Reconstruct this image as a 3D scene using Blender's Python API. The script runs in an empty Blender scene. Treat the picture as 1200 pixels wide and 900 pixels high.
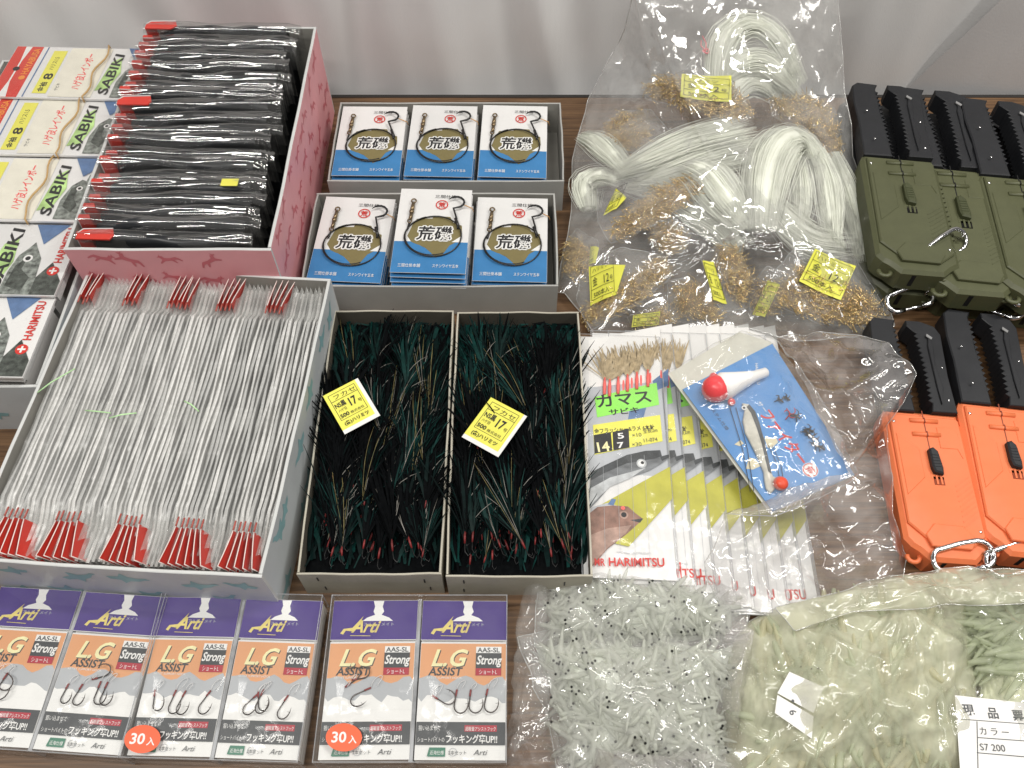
import bpy, math, random
import numpy as np
from mathutils import Vector, Matrix

# ---------------------------------------------------------------- camera, light, exposure
# All builder dimensions are centimetres; meshes and locations are converted to metres (x 0.01).
CAM_H, PITCH, FPX = 78.0, 57.0, 1000.0
SC = bpy.context.scene
COL = SC.collection
cam_d = bpy.data.cameras.new('camera')
cam = bpy.data.objects.new('camera', cam_d)
COL.objects.link(cam)
cam.location = (0, 0, CAM_H * .01)
cam.rotation_euler = (math.radians(90 - PITCH), 0, 0)
cam_d.sensor_width = 36.0
cam_d.lens = 36.0 * FPX / 1200.0
cam_d.clip_start = .01
cam_d.clip_end = 50
SC.camera = cam
SC.view_settings.view_transform = 'Standard'
SC.view_settings.look = 'None'
SC.view_settings.exposure = -0.16
SC.view_settings.gamma = 1.0
SC.render.engine = 'CYCLES'
SC.cycles.max_bounces = 10
SC.cycles.transparent_max_bounces = 28
SC.cycles.diffuse_bounces = 3
SC.cycles.glossy_bounces = 3
SC.cycles.transmission_bounces = 4
SC.cycles.caustics_reflective = False
SC.cycles.caustics_refractive = False
try:
    SC.cycles.use_denoising = True
except Exception:
    pass
world = bpy.data.worlds.new('World')
SC.world = world
world.use_nodes = True
bg = world.node_tree.nodes['Background']
bg.inputs[0].default_value = (1.0, .98, .96, 1)
bg.inputs[1].default_value = .17


def lamp(x, y, z, sx, sy, power, col=(1, .97, .92), aim=None):
    d = bpy.data.lights.new('ceiling_lamp', 'AREA')
    d.shape = 'RECTANGLE'
    d.size, d.size_y = sx, sy
    d.energy = power
    d.color = col
    o = bpy.data.objects.new('ceiling_lamp', d)
    COL.objects.link(o)
    o.location = (x, y, z)
    if aim:
        o.rotation_euler = (Vector(aim) - Vector((x, y, z))).to_track_quat('-Z', 'Y').to_euler()
    return o


lamp(-.85, .12, 1.9, 1.2, .12, 20)
lamp(1.0, .80, 1.9, 1.1, .12, 24)
lamp(-.1, -.40, 2.1, 1.5, .14, 17)
lamp(1.5, .05, 1.7, .12, 1.2, 12)
lamp(.15, 2.3, 2.0, 1.6, .12, 14)

# ---------------------------------------------------------------- view maths
_cp, _sp = math.cos(math.radians(PITCH)), math.sin(math.radians(PITCH))


def W(px, py, z=0.0):
    """point of the place at height z (cm) that the photograph shows at (px, py)"""
    a = (px - 600) / FPX
    b = (450 - py) / FPX
    dy = _cp + b * _sp
    dz = -_sp + b * _cp
    t = (z - CAM_H) / dz
    return (a * t, dy * t, z)


def proj(P):
    P = np.asarray(P, float)
    X, Y, Z = P[..., 0], P[..., 1], P[..., 2] - CAM_H
    dep = Y * _cp - Z * _sp
    up = Y * _sp + Z * _cp
    return 600 + FPX * X / dep, 450 - FPX * up / dep


class Frame:
    """a flat card or case: origin at pixel A, local x towards pixel B, both at height z"""
    def __init__(s, A, B, z, lift=0.0, axis='x'):
        a, b = W(*A, z), W(*B, z)
        s.o = Vector((a[0], a[1], z))
        ang = math.atan2(b[1] - a[1], b[0] - a[0])
        if axis == 'y':
            ang -= math.pi / 2
        s.len = math.hypot(b[0] - a[0], b[1] - a[1])
        s.ang = ang
        s.z = z

    def L(s, px, py):
        p = W(px, py, s.z)
        dx, dy = p[0] - s.o.x, p[1] - s.o.y
        c, n = math.cos(-s.ang), math.sin(-s.ang)
        return (dx * c - dy * n, dx * n + dy * c)

    def put(s, ob, z=None):
        ob.location = (s.o.x * .01, s.o.y * .01, (s.z if z is None else z) * .01)
        ob.rotation_euler = (0, 0, s.ang)
        return ob


# ---------------------------------------------------------------- materials
MATS = {}


def nodes(m):
    m.use_nodes = True
    nt = m.node_tree
    nt.nodes.clear()
    out = nt.nodes.new('ShaderNodeOutputMaterial')
    return nt, out


def pm(name, col, rough=.6, var=.06, scale=60, bump=0.0, bscale=400, metal=0.0, coat=0.0, spec=.4, rnd=.05, stretch=None,
       trans=0.0):
    if name in MATS:
        return MATS[name]
    m = bpy.data.materials.new(name)
    nt, out = nodes(m)
    N, Lk = nt.nodes, nt.links
    p = N.new('ShaderNodeBsdfPrincipled')
    p.inputs['Roughness'].default_value = rough
    p.inputs['Metallic'].default_value = metal
    p.inputs['Specular IOR Level'].default_value = spec
    if coat:
        p.inputs['Coat Weight'].default_value = coat
        p.inputs['Coat Roughness'].default_value = .12
    tc = N.new('ShaderNodeTexCoord')
    src = tc.outputs['Object']
    if stretch:
        mp = N.new('ShaderNodeMapping')
        mp.inputs['Scale'].default_value = stretch
        Lk.new(src, mp.inputs[0])
        src = mp.outputs[0]
    nz = N.new('ShaderNodeTexNoise')
    nz.inputs['Scale'].default_value = scale
    nz.inputs['Detail'].default_value = 5
    Lk.new(src, nz.inputs['Vector'])
    oi = N.new('ShaderNodeObjectInfo')
    mr = N.new('ShaderNodeMapRange')
    mr.inputs[1].default_value = .3
    mr.inputs[2].default_value = .7
    mr.inputs[3].default_value = 1 - var
    mr.inputs[4].default_value = 1 + var
    Lk.new(nz.outputs['Fac'], mr.inputs[0])
    mr2 = N.new('ShaderNodeMapRange')
    mr2.inputs[3].default_value = 1 - rnd
    mr2.inputs[4].default_value = 1 + rnd
    Lk.new(oi.outputs['Random'], mr2.inputs[0])
    mu = N.new('ShaderNodeMath')
    mu.operation = 'MULTIPLY'
    Lk.new(mr.outputs[0], mu.inputs[0])
    Lk.new(mr2.outputs[0], mu.inputs[1])
    vm = N.new('ShaderNodeVectorMath')
    vm.operation = 'SCALE'
    vm.inputs[0].default_value = col[:3]
    Lk.new(mu.outputs[0], vm.inputs['Scale'])
    Lk.new(vm.outputs[0], p.inputs['Base Color'])
    nr = N.new('ShaderNodeTexNoise')
    nr.inputs['Scale'].default_value = 22
    nr.inputs['Detail'].default_value = 6
    Lk.new(tc.outputs['Object'], nr.inputs['Vector'])
    rr = N.new('ShaderNodeMapRange')
    rr.inputs[1].default_value = .35
    rr.inputs[2].default_value = .65
    rr.inputs[3].default_value = max(.04, rough * .8)
    rr.inputs[4].default_value = min(1, rough * 1.25)
    Lk.new(nr.outputs['Fac'], rr.inputs[0])
    Lk.new(rr.outputs[0], p.inputs['Roughness'])
    if bump:
        n2 = N.new('ShaderNodeTexNoise')
        n2.inputs['Scale'].default_value = bscale
        n2.inputs['Detail'].default_value = 4
        Lk.new(src, n2.inputs['Vector'])
        b = N.new('ShaderNodeBump')
        b.inputs['Strength'].default_value = bump
        b.inputs['Distance'].default_value = .002
        Lk.new(n2.outputs['Fac'], b.inputs['Height'])
        Lk.new(b.outputs[0], p.inputs['Normal'])
    if trans:
        t = N.new('ShaderNodeBsdfTransparent')
        tl = N.new('ShaderNodeBsdfTranslucent')
        Lk.new(vm.outputs[0], tl.inputs[0])
        m0 = N.new('ShaderNodeMixShader')
        m0.inputs[0].default_value = .4
        Lk.new(p.outputs[0], m0.inputs[1])
        Lk.new(tl.outputs[0], m0.inputs[2])
        mx = N.new('ShaderNodeMixShader')
        mx.inputs[0].default_value = trans
        Lk.new(m0.outputs[0], mx.inputs[1])
        Lk.new(t.outputs[0], mx.inputs[2])
        Lk.new(mx.outputs[0], out.inputs[0])
    else:
        Lk.new(p.outputs[0], out.inputs[0])
    MATS[name] = m
    return m


def film(name, milk=.06, base=.05, edge=.55, rough=.07, tint=(1, 1, 1), milkcol=(.85, .85, .82), bump=.35, bscale=55, milkvar=.5):
    """thin clear plastic: mostly transparent, shiny, a little milky, finely creased"""
    if name in MATS:
        return MATS[name]
    m = bpy.data.materials.new(name)
    nt, out = nodes(m)
    N, Lk = nt.nodes, nt.links
    tr = N.new('ShaderNodeBsdfTransparent')
    tr.inputs[0].default_value = (*tint, 1)
    gl = N.new('ShaderNodeBsdfGlossy')
    gl.inputs['Roughness'].default_value = rough
    df = N.new('ShaderNodeBsdfDiffuse')
    df.inputs[0].default_value = (*milkcol, 1)
    tc = N.new('ShaderNodeTexCoord')
    if bump:
        geo = N.new('ShaderNodeNewGeometry')
        wn = N.new('ShaderNodeTexNoise')
        wn.inputs['Scale'].default_value = bscale * .45
        Lk.new(tc.outputs['Object'], wn.inputs['Vector'])
        mixv = N.new('ShaderNodeVectorMath')
        mixv.operation = 'MULTIPLY_ADD'
        mixv.inputs[1].default_value = (.035, .035, .035)
        Lk.new(wn.outputs['Color'], mixv.inputs[0])
        Lk.new(tc.outputs['Object'], mixv.inputs[2])
        last = geo.outputs['Normal']
        for sc_, am_ in ((bscale, bump * 1.1), (bscale * 2.7, bump * .6)):
            vo = N.new('ShaderNodeTexVoronoi')
            vo.feature = 'F1'
            vo.inputs['Scale'].default_value = sc_
            Lk.new(mixv.outputs[0], vo.inputs['Vector'])
            sb = N.new('ShaderNodeVectorMath')
            sb.operation = 'SUBTRACT'
            sb.inputs[1].default_value = (.5, .5, .5)
            Lk.new(vo.outputs['Color'], sb.inputs[0])
            ma = N.new('ShaderNodeVectorMath')
            ma.operation = 'MULTIPLY_ADD'
            ma.inputs[1].default_value = (am_, am_, am_)
            Lk.new(sb.outputs[0], ma.inputs[0])
            Lk.new(last, ma.inputs[2])
            last = ma.outputs[0]
        # soft waviness inside every facet
        n3 = N.new('ShaderNodeTexNoise')
        n3.inputs['Scale'].default_value = bscale * 3
        n3.inputs['Detail'].default_value = 2
        Lk.new(tc.outputs['Object'], n3.inputs['Vector'])
        sb = N.new('ShaderNodeVectorMath')
        sb.operation = 'SUBTRACT'
        sb.inputs[1].default_value = (.5, .5, .5)
        Lk.new(n3.outputs['Color'], sb.inputs[0])
        ma = N.new('ShaderNodeVectorMath')
        ma.operation = 'MULTIPLY_ADD'
        ma.inputs[1].default_value = (bump * .9,) * 3
        Lk.new(sb.outputs[0], ma.inputs[0])
        Lk.new(last, ma.inputs[2])
        nn = N.new('ShaderNodeVectorMath')
        nn.operation = 'NORMALIZE'
        Lk.new(ma.outputs[0], nn.inputs[0])
        Lk.new(nn.outputs[0], gl.inputs['Normal'])
    lw = N.new('ShaderNodeLayerWeight')
    lw.inputs[0].default_value = .5
    pw = N.new('ShaderNodeMath')
    pw.operation = 'POWER'
    pw.inputs[1].default_value = 3
    Lk.new(lw.outputs['Facing'], pw.inputs[0])
    mr = N.new('ShaderNodeMapRange')
    mr.inputs[3].default_value = base
    mr.inputs[4].default_value = edge
    Lk.new(pw.outputs[0], mr.inputs[0])
    nz = N.new('ShaderNodeTexNoise')
    nz.inputs['Scale'].default_value = 28
    nz.inputs['Detail'].default_value = 4
    Lk.new(tc.outputs['Object'], nz.inputs['Vector'])
    mm = N.new('ShaderNodeMapRange')
    mm.inputs[1].default_value = .35
    mm.inputs[2].default_value = .65
    mm.inputs[3].default_value = milk * (1 - milkvar)
    mm.inputs[4].default_value = milk * (1 + milkvar)
    Lk.new(nz.outputs['Fac'], mm.inputs[0])
    m1 = N.new('ShaderNodeMixShader')
    Lk.new(mm.outputs[0], m1.inputs[0])
    Lk.new(tr.outputs[0], m1.inputs[1])
    Lk.new(df.outputs[0], m1.inputs[2])
    m2 = N.new('ShaderNodeMixShader')
    Lk.new(mr.outputs[0], m2.inputs[0])
    Lk.new(m1.outputs[0], m2.inputs[1])
    Lk.new(gl.outputs[0], m2.inputs[2])
    Lk.new(m2.outputs[0], out.inputs[0])
    MATS[name] = m
    return m


def wood(name):
    m = bpy.data.materials.new(name)
    nt, out = nodes(m)
    N, Lk = nt.nodes, nt.links
    p = N.new('ShaderNodeBsdfPrincipled')
    p.inputs['Roughness'].default_value = .42
    tc = N.new('ShaderNodeTexCoord')
    mp = N.new('ShaderNodeMapping')
    mp.inputs['Scale'].default_value = (3.2, 75, 1)
    Lk.new(tc.outputs['Object'], mp.inputs[0])
    nz = N.new('ShaderNodeTexNoise')
    nz.inputs['Scale'].default_value = 3.2
    nz.inputs['Detail'].default_value = 9
    nz.inputs['Roughness'].default_value = .65
    nz.inputs['Distortion'].default_value = .6
    Lk.new(mp.outputs[0], nz.inputs['Vector'])
    cr = N.new('ShaderNodeValToRGB')
    e = cr.color_ramp.elements
    e[0].position, e[0].color = .3, (.060, .030, .014, 1)
    e[1].position, e[1].color = .7, (.25, .140, .068, 1)
    k = cr.color_ramp.elements.new(.5)
    k.color = (.14, .076, .036, 1)
    Lk.new(nz.outputs['Fac'], cr.inputs[0])
    Lk.new(cr.outputs[0], p.inputs['Base Color'])
    b = N.new('ShaderNodeBump')
    b.inputs['Strength'].default_value = .15
    b.inputs['Distance'].default_value = .001
    Lk.new(nz.outputs['Fac'], b.inputs['Height'])
    Lk.new(b.outputs[0], p.inputs['Normal'])
    Lk.new(p.outputs[0], out.inputs[0])
    return m


# ---------------------------------------------------------------- mesh builder
class MB:
    def __init__(s):
        s.v, s.f, s.m, s.sm, s.mats = [], [], [], [], []
        s.zl = 0.0

    def mi(s, mat):
        if mat not in s.mats:
            s.mats.append(mat)
        return s.mats.index(mat)

    def add(s, vs, fs, mat, smooth=False):
        n = len(s.v)
        s.v.extend([tuple(map(float, q)) for q in vs])
        k = s.mi(mat)
        for f in fs:
            s.f.append(tuple(int(i) + n for i in f))
            s.m.append(k)
            s.sm.append(smooth)
        return s

    def box(s, x0, x1, y0, y1, z0, z1, mat, fm=None):
        vs = [(x0, y0, z0), (x1, y0, z0), (x1, y1, z0), (x0, y1, z0), (x0, y0, z1), (x1, y0, z1), (x1, y1, z1), (x0, y1, z1)]
        fs = [(0, 3, 2, 1), (4, 5, 6, 7), (0, 1, 5, 4), (1, 2, 6, 5), (2, 3, 7, 6), (3, 0, 4, 7)]
        nm = ['bottom', 'top', 'front', 'right', 'back', 'left']
        n = len(s.v)
        s.v.extend(vs)
        for q, f in zip(nm, fs):
            s.f.append(tuple(i + n for i in f))
            s.m.append(s.mi((fm or {}).get(q, mat)))
            s.sm.append(False)
        return s

    def prism(s, poly, z0, z1, mat, c=0.0, smooth=False):
        """polygon (ccw) extruded, top edge chamfered by c"""
        n = len(poly)
        P = [Vector(p) for p in poly]
        ins = []
        for i in range(n):
            a, b, d = P[i - 1], P[i], P[(i + 1) % n]
            e1, e2 = (b - a).normalized(), (d - b).normalized()
            n1, n2 = Vector((-e1.y, e1.x)), Vector((-e2.y, e2.x))
            w = (n1 + n2)
            w = w / max(.35, w.dot(n1)) if w.length > 1e-6 else n1
            ins.append(b + w * c)
        vs = [(p.x, p.y, z0) for p in P] + [(p.x, p.y, z1 - c) for p in P]
        fs = [tuple(range(n - 1, -1, -1))]
        fs += [(i, (i + 1) % n, n + (i + 1) % n, n + i) for i in range(n)]
        if c > 0:
            vs += [(p.x, p.y, z1) for p in ins]
            fs += [(n + i, n + (i + 1) % n, 2 * n + (i + 1) % n, 2 * n + i) for i in range(n)]
            fs.append(tuple(range(2 * n, 3 * n)))
        else:
            fs.append(tuple(range(n, 2 * n)))
        return s.add(vs, fs, mat, smooth)

    def tube(s, pts, r, mat, n=6, closed=False, smooth=True):
        pts = [Vector(p) for p in pts]
        k = len(pts)
        rr = r if hasattr(r, '__len__') else [r] * k
        vs, fs = [], []
        up = Vector((0, 0, 1))
        for i, p in enumerate(pts):
            a = pts[i - 1] if (i > 0 or closed) else p
            b = pts[(i + 1) % k] if (i < k - 1 or closed) else p
            t = (b - a).normalized()
            u = t.cross(up)
            if u.length < .05:
                u = t.cross(Vector((1, 0, 0)))
            u.normalize()
            w = u.cross(t)
            for j in range(n):
                g = 2 * math.pi * j / n
                vs.append(p + (u * math.cos(g) + w * math.sin(g)) * rr[i])
        for i in range(k if closed else k - 1):
            for j in range(n):
                a, b = i * n + j, i * n + (j + 1) % n
                c, d = ((i + 1) % k) * n + (j + 1) % n, ((i + 1) % k) * n + j
                fs.append((a, b, c, d))
        if not closed:
            fs.append(tuple(range(n - 1, -1, -1)))
            fs.append(tuple(range((k - 1) * n, k * n)))
        return s.add(vs, fs, mat, smooth)

    def ball(s, c, r, mat, n=10, sx=1, sy=1, sz=1):
        vs, fs = [], []
        k = n // 2
        for i in range(k + 1):
            ph = math.pi * i / k
            for j in range(n):
                g = 2 * math.pi * j / n
                vs.append((c[0] + r * sx * math.sin(ph) * math.cos(g), c[1] + r * sy * math.sin(ph) * math.sin(g), c[2] + r * sz * math.cos(ph)))
        for i in range(k):
            for j in range(n):
                fs.append((i * n + j, (i + 1) * n + j, (i + 1) * n + (j + 1) % n, i * n + (j + 1) % n))
        return s.add(vs, fs, mat, True)

    def grid(s, P, mat, smooth=True):
        """P: array (a,b,3)"""
        a, b = P.shape[:2]
        idx = np.arange(a * b).reshape(a, b)
        fs = np.stack([idx[:-1, :-1], idx[1:, :-1], idx[1:, 1:], idx[:-1, 1:]], -1).reshape(-1, 4)
        return s.add(P.reshape(-1, 3).tolist(), fs.tolist(), mat, smooth)

    # ---- flat print: every call lies a hair above the last
    def lay(s, dz=.006):
        s.zl += dz
        return s.zl

    def poly(s, pts, mat):
        z = s.lay()
        ar = sum(pts[i - 1][0] * pts[i][1] - pts[i][0] * pts[i - 1][1] for i in range(len(pts)))
        if ar < 0:
            pts = pts[::-1]
        return s.add([(p[0], p[1], z) for p in pts], [tuple(range(len(pts)))], mat)

    def rect(s, x0, y0, x1, y1, mat):
        return s.poly([(x0, y0), (x1, y0), (x1, y1), (x0, y1)], mat)

    def disc(s, x, y, r, mat, ry=None, n=20, rot=0):
        ry = ry or r
        c, q = math.cos(rot), math.sin(rot)
        return s.poly([(x + r * math.cos(t) * c - ry * math.sin(t) * q, y + r * math.cos(t) * q + ry * math.sin(t) * c)
                       for t in [2 * math.pi * i / n for i in range(n)]], mat)

    def ring(s, x, y, r, w, mat, n=24):
        z = s.lay()
        vs = []
        for i in range(n):
            t = 2 * math.pi * i / n
            for q in (r, r - w):
                vs.append((x + q * math.cos(t), y + q * math.sin(t), z))
        return s.add(vs, [(2 * i, (2 * i + 2) % (2 * n), (2 * i + 3) % (2 * n), 2 * i + 1) for i in range(n)], mat)

    def line(s, pts, w, mat):
        for a, b in zip(pts[:-1], pts[1:]):
            a, b = Vector(a), Vector(b)
            t = (b - a).normalized()
            n = Vector((-t.y, t.x)) * w / 2
            s.poly([tuple(a - n), tuple(b - n), tuple(b + n), tuple(a + n)], mat)
        return s

    def text(s, st, x, y, h, mat, w=None, rot=0.0, bold=False, shear=0.0, align='l'):
        vs, fs, wd = glyphs(st, bold)
        if not fs:
            return s
        z = s.lay()
        k = h
        kx = h if w is None else w / max(wd, 1e-6)
        ox = {'l': 0, 'c': -wd * kx / 2, 'r': -wd * kx}[align]
        c, n = math.cos(rot), math.sin(rot)
        out = []
        for (a, b) in vs:
            X = a * kx + ox + shear * b * k
            Y = b * k
            out.append((x + X * c - Y * n, y + X * n + Y * c, z))
        return s.add(out, fs, mat)

    def mesh(s, name):
        me = bpy.data.meshes.new(name)
        me.from_pydata([(a * .01, b * .01, c * .01) for a, b, c in s.v], [], s.f)
        for m in s.mats:
            me.materials.append(m)
        me.polygons.foreach_set('material_index', s.m)
        me.polygons.foreach_set('use_smooth', s.sm)
        me.update()
        return me

    def build(s, name, parent=None, loc=None):
        o = bpy.data.objects.new(name, s.mesh(name))
        COL.objects.link(o)
        if parent is not None:
            o.parent = parent
        if loc:
            o.location = [q * .01 for q in loc]
        return o


_G = {}


def glyphs(st, bold):
    key = (st, bold)
    if key in _G:
        return _G[key]
    cu = bpy.data.curves.new('lettering', 'FONT')
    cu.body = st
    cu.size = 1.0
    cu.resolution_u = 3
    if bold:
        cu.offset = .022
    o = bpy.data.objects.new('lettering', cu)
    COL.objects.link(o)
    dg = bpy.context.evaluated_depsgraph_get()
    me = bpy.data.meshes.new_from_object(o.evaluated_get(dg))
    vs = [(v.co.x, v.co.y) for v in me.vertices]
    fs = [tuple(p.vertices) for p in me.polygons]
    # face up
    if fs:
        p = fs[0]
        a = sum(vs[p[i - 1]][0] * vs[p[i]][1] - vs[p[i]][0] * vs[p[i - 1]][1] for i in range(len(p)))
        if a < 0:
            fs = [f[::-1] for f in fs]
    wd = max([v[0] for v in vs], default=0)
    bpy.data.objects.remove(o)
    bpy.data.curves.remove(cu)
    bpy.data.meshes.remove(me)
    _G[key] = (vs, fs, wd)
    return _G[key]


def tag(o, label, cat, group=None, kind=None):
    if label:
        o['label'] = label
    if cat:
        o['category'] = cat
    if group:
        o['group'] = group
    if kind:
        o['kind'] = kind
    return o


def thing(name, label, cat, loc=(0, 0, 0), rot=0.0, group=None):
    o = bpy.data.objects.new(name, None)
    o.empty_display_size = .02
    COL.objects.link(o)
    o.location = [q * .01 for q in loc]
    o.rotation_euler = (0, 0, rot)
    return tag(o, label, cat, group)


def kids(o):
    return [c for c in COL.objects if c.parent == o]


_K = {}


def copy_tree(root, tree, loc, rot, label=None, group=None):
    """tree: list of (child, [grandchildren]) gathered once"""
    r = root.copy()
    COL.objects.link(r)
    r.location = [q * .01 for q in loc]
    r.rotation_euler = rot if hasattr(rot, '__len__') else (0, 0, rot)
    if label:
        r['label'] = label
    if group:
        r['group'] = group
    for c, gs in tree:
        d = c.copy()
        COL.objects.link(d)
        d.parent = r
        for g in gs:
            e = g.copy()
            COL.objects.link(e)
            e.parent = d
    return r


def tree_of(root):
    return [(c, list(c.children)) for c in root.children]


rng = np.random.default_rng(7)
R = random.Random(11)


# ---------------------------------------------------------------- crumpled film sheets
def crumple(X, Y, n, size, amp, width, seed, rays=()):
    g = np.random.default_rng(seed)
    x0, x1, y0, y1 = X.min(), X.max(), Y.min(), Y.max()
    H = np.zeros_like(X)

    def tent(cx, cy, an, ln, wd, am):
        dx, dy = X - cx, Y - cy
        u = dx * math.cos(an) + dy * math.sin(an)
        v = -dx * math.sin(an) + dy * math.cos(an)
        return am * np.maximum(0, 1 - np.abs(v) / wd) * np.exp(-(u / ln) ** 2)

    for i in range(n):
        s_ = g.uniform(.4, 1.4)
        H += tent(g.uniform(x0, x1), g.uniform(y0, y1), g.uniform(0, math.pi), size * s_, width * s_, amp * s_ * g.choice([1, 1, -1]))
    for (cx, cy, ln, k, am, a0, a1) in rays:
        for j in range(k):
            an = math.radians(a0 + (a1 - a0) * (j + g.uniform(-.3, .3)) / max(1, k - 1))
            H += tent(cx + math.cos(an) * ln * .6, cy + math.sin(an) * ln * .6, an, ln * g.uniform(.4, .8), g.uniform(.12, .35), am * g.uniform(.5, 1.3))
    return H


def resample(pts, n):
    P = np.array(pts + [pts[0]], float)
    d = np.r_[0, np.cumsum(np.linalg.norm(np.diff(P, axis=0), axis=1))]
    t = np.linspace(0, d[-1], n, endpoint=False)
    return np.stack([np.interp(t, d, P[:, k]) for k in range(3)], -1)


class Bag:
    """a pillow of thin film: outline (world cm), centre, bulge; top and bottom sheets"""
    def __init__(s, outline, centre, bulge, rings=46, segs=190, power=.55, cr=(60, 3, .35, 1.2), seed=1, rays=(), low=.25, frill=.25, zpow=1.0):
        B = resample(outline, segs)
        g = np.random.default_rng(seed + 99)
        fr = np.interp(np.arange(segs), np.linspace(0, segs, 40), g.uniform(-1, 1, 40)) * frill
        C = np.array(centre, float)
        dirs = B[:, :2] - C[:2]
        B[:, :2] += dirs / (np.linalg.norm(dirs, axis=1, keepdims=True) + 1e-6) * fr[:, None]
        r = np.linspace(0, 1, rings) ** .85
        P = C + r[:, None, None] * (B[None] - C)
        P[..., 2] = C[2] + (r[:, None] ** zpow) * (B[None, :, 2] - C[2])
        base = P.copy()
        up = bulge * (1 - r ** 2) ** power
        s.plain = P.copy()
        s.plain[..., 2] += up[:, None]
        H = crumple(P[..., 0], P[..., 1], cr[0], cr[1], cr[2], cr[3], seed, rays)
        H *= (1 - .55 * r[:, None] ** 8)
        s.top = s.plain.copy()
        s.top[..., 2] += H
        s.top = np.concatenate([s.top, s.top[:, :1]], 1)
        s.bot = base.copy()
        s.bot[..., 2] = np.maximum(s.bot[..., 2] - .3 * (1 - r[:, None]), .06) if low is None else base[..., 2] * (1 - (1 - r[:, None])) + (1 - r[:, None]) * low
        s.bot = np.concatenate([s.bot, s.bot[:, :1]], 1)
        s.px = proj(s.plain)

    def film(s, mb, mat, bottom=True):
        mb.grid(s.top[::-1], mat)
        if bottom:
            mb.grid(s.bot, mat)
        return mb

    def under(s, px, py, d=.6):
        q = (s.px[0] - px) ** 2 + (s.px[1] - py) ** 2
        i = np.unravel_index(np.argmin(q), q.shape)
        p = s.plain[i]
        # walk down the sight line so the point stays where it is seen
        z = max(.3, p[2] - d)
        return np.array(W(px, py, z))

# ---------------------------------------------------------------- shared materials
PAPER = pm('white_paper', (.80, .79, .77), .35, .03, 30)
PAPERG = pm('gloss_white_paper', (.77, .765, .755), .25, .03, 30, coat=.4)
CARD = pm('grey_board', (.52, .52, .49), .75, .06, 50, bump=.1)
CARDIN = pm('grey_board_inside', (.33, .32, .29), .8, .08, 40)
BLACKINK = pm('black_ink', (.022, .022, .024), .45, .1)
REDINK = pm('red_ink', (.62, .035, .025), .4, .06)
WHITEINK = pm('white_ink', (.82, .82, .80), .4, .03)

# ---------------------------------------------------------------- setting: table and curtain
tab = thing('table', 'brown wood-grain folding table under all the fishing tackle', 'table', (0, 0, 0))
mb = MB()
mb.box(-120, 120, -16, 98.2, -2.6, 0, wood('wood_grain_laminate'))
o = mb.build('table_top', tab)
mb = MB()
mb.box(-120, 120, 98.22, 98.8, -2.7, .05, pm('dark_edge', (.03, .027, .025), .5))
mb.build('edge_band', tab)

g = np.random.default_rng(3)
xs = np.linspace(-130, 140, 340)
zs = np.linspace(-45, 62, 60)
X, Z = np.meshgrid(xs, zs, indexing='ij')
Yc = 102.0 + 1.3 * np.sin(X * .11 + .6 * np.sin(Z * .03)) + .6 * np.sin(X * .31 + 1 + .02 * Z) + .9 * np.sin(X * .043 + 2)
Yc += 1.3 * np.exp(-((X + 22 - .1 * Z) / 2.2) ** 2) - 1.6 * np.exp(-((X - 6 + .25 * Z) / 3.0) ** 2) + 1.2 * np.exp(-((X + 48 + .3 * Z) / 3.5) ** 2)
Yc += .18 * np.sin(X * .9 + Z * .08)
mb = MB()
mb.grid(np.stack([X, Yc, Z], -1), pm('curtain_cloth', (.80, .79, .78), .8, .07, 9, bump=.12, bscale=900, stretch=(1, 1, .35)))
tag(mb.build('curtain'), 'pale grey cloth curtain hanging in soft folds behind the table', 'curtain')
# second length of cloth whose slanting edge overlaps the first at the right
xs = np.linspace(0, 1, 60)
P = np.zeros((60, 50, 3))
for j, z in enumerate(np.linspace(-2, 60, 50)):
    x0 = 55.5 + 1.15 * 0.42 * z
    for i, u in enumerate(xs):
        x = x0 + u * (136 - x0)
        P[i, j] = (x, 100.0 + .9 * math.sin(x * .13 + 1) * min(1, u * 9) + .12 * math.sin(x * .8), z)
mb = MB()
mb.grid(P, pm('curtain_cloth_grey', (.64, .63, .63), .8, .07, 9, bump=.12, bscale=900, stretch=(1, 1, .35)))
tag(mb.build('curtain'), 'slightly darker grey curtain length overlapping at the right, above the olive cases', 'curtain')


# ---------------------------------------------------------------- open cartons
def deer(x, y, s, a=0.0, flip=1):
    q = [(-1.5, .2), (-1.1, .55), (-.2, .45), (.5, .6), (.75, 1.15), (.95, 1.0), (1.0, 1.5), (1.15, 1.15), (1.55, .95), (1.15, .8),
         (1.0, .3), (1.6, -.35), (1.45, -.5), (.7, -.05), (-.3, -.1), (-.8, -.75), (-1.0, -.7), (-.75, -.05), (-1.2, 0.0), (-1.75, -.5), (-1.9, -.35)]
    c, n = math.cos(a), math.sin(a)
    return [(x + s * (flip * u * c - v * n), y + s * (flip * u * n + v * c)) for u, v in q]


def bird(x, y, s, a=0.0, flip=1):
    q = [(-1.6, .1), (-.7, .35), (-.5, 1.2), (.1, .5), (.8, .45), (1.35, .75), (1.75, .5), (1.3, .3), (.9, -.15), (.2, -.4), (-.2, -1.0),
         (-.5, -.35), (-1.3, -.4)]
    c, n = math.cos(a), math.sin(a)
    return [(x + s * (flip * u * c - v * n), y + s * (flip * u * n + v * c)) for u, v in q]


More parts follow.
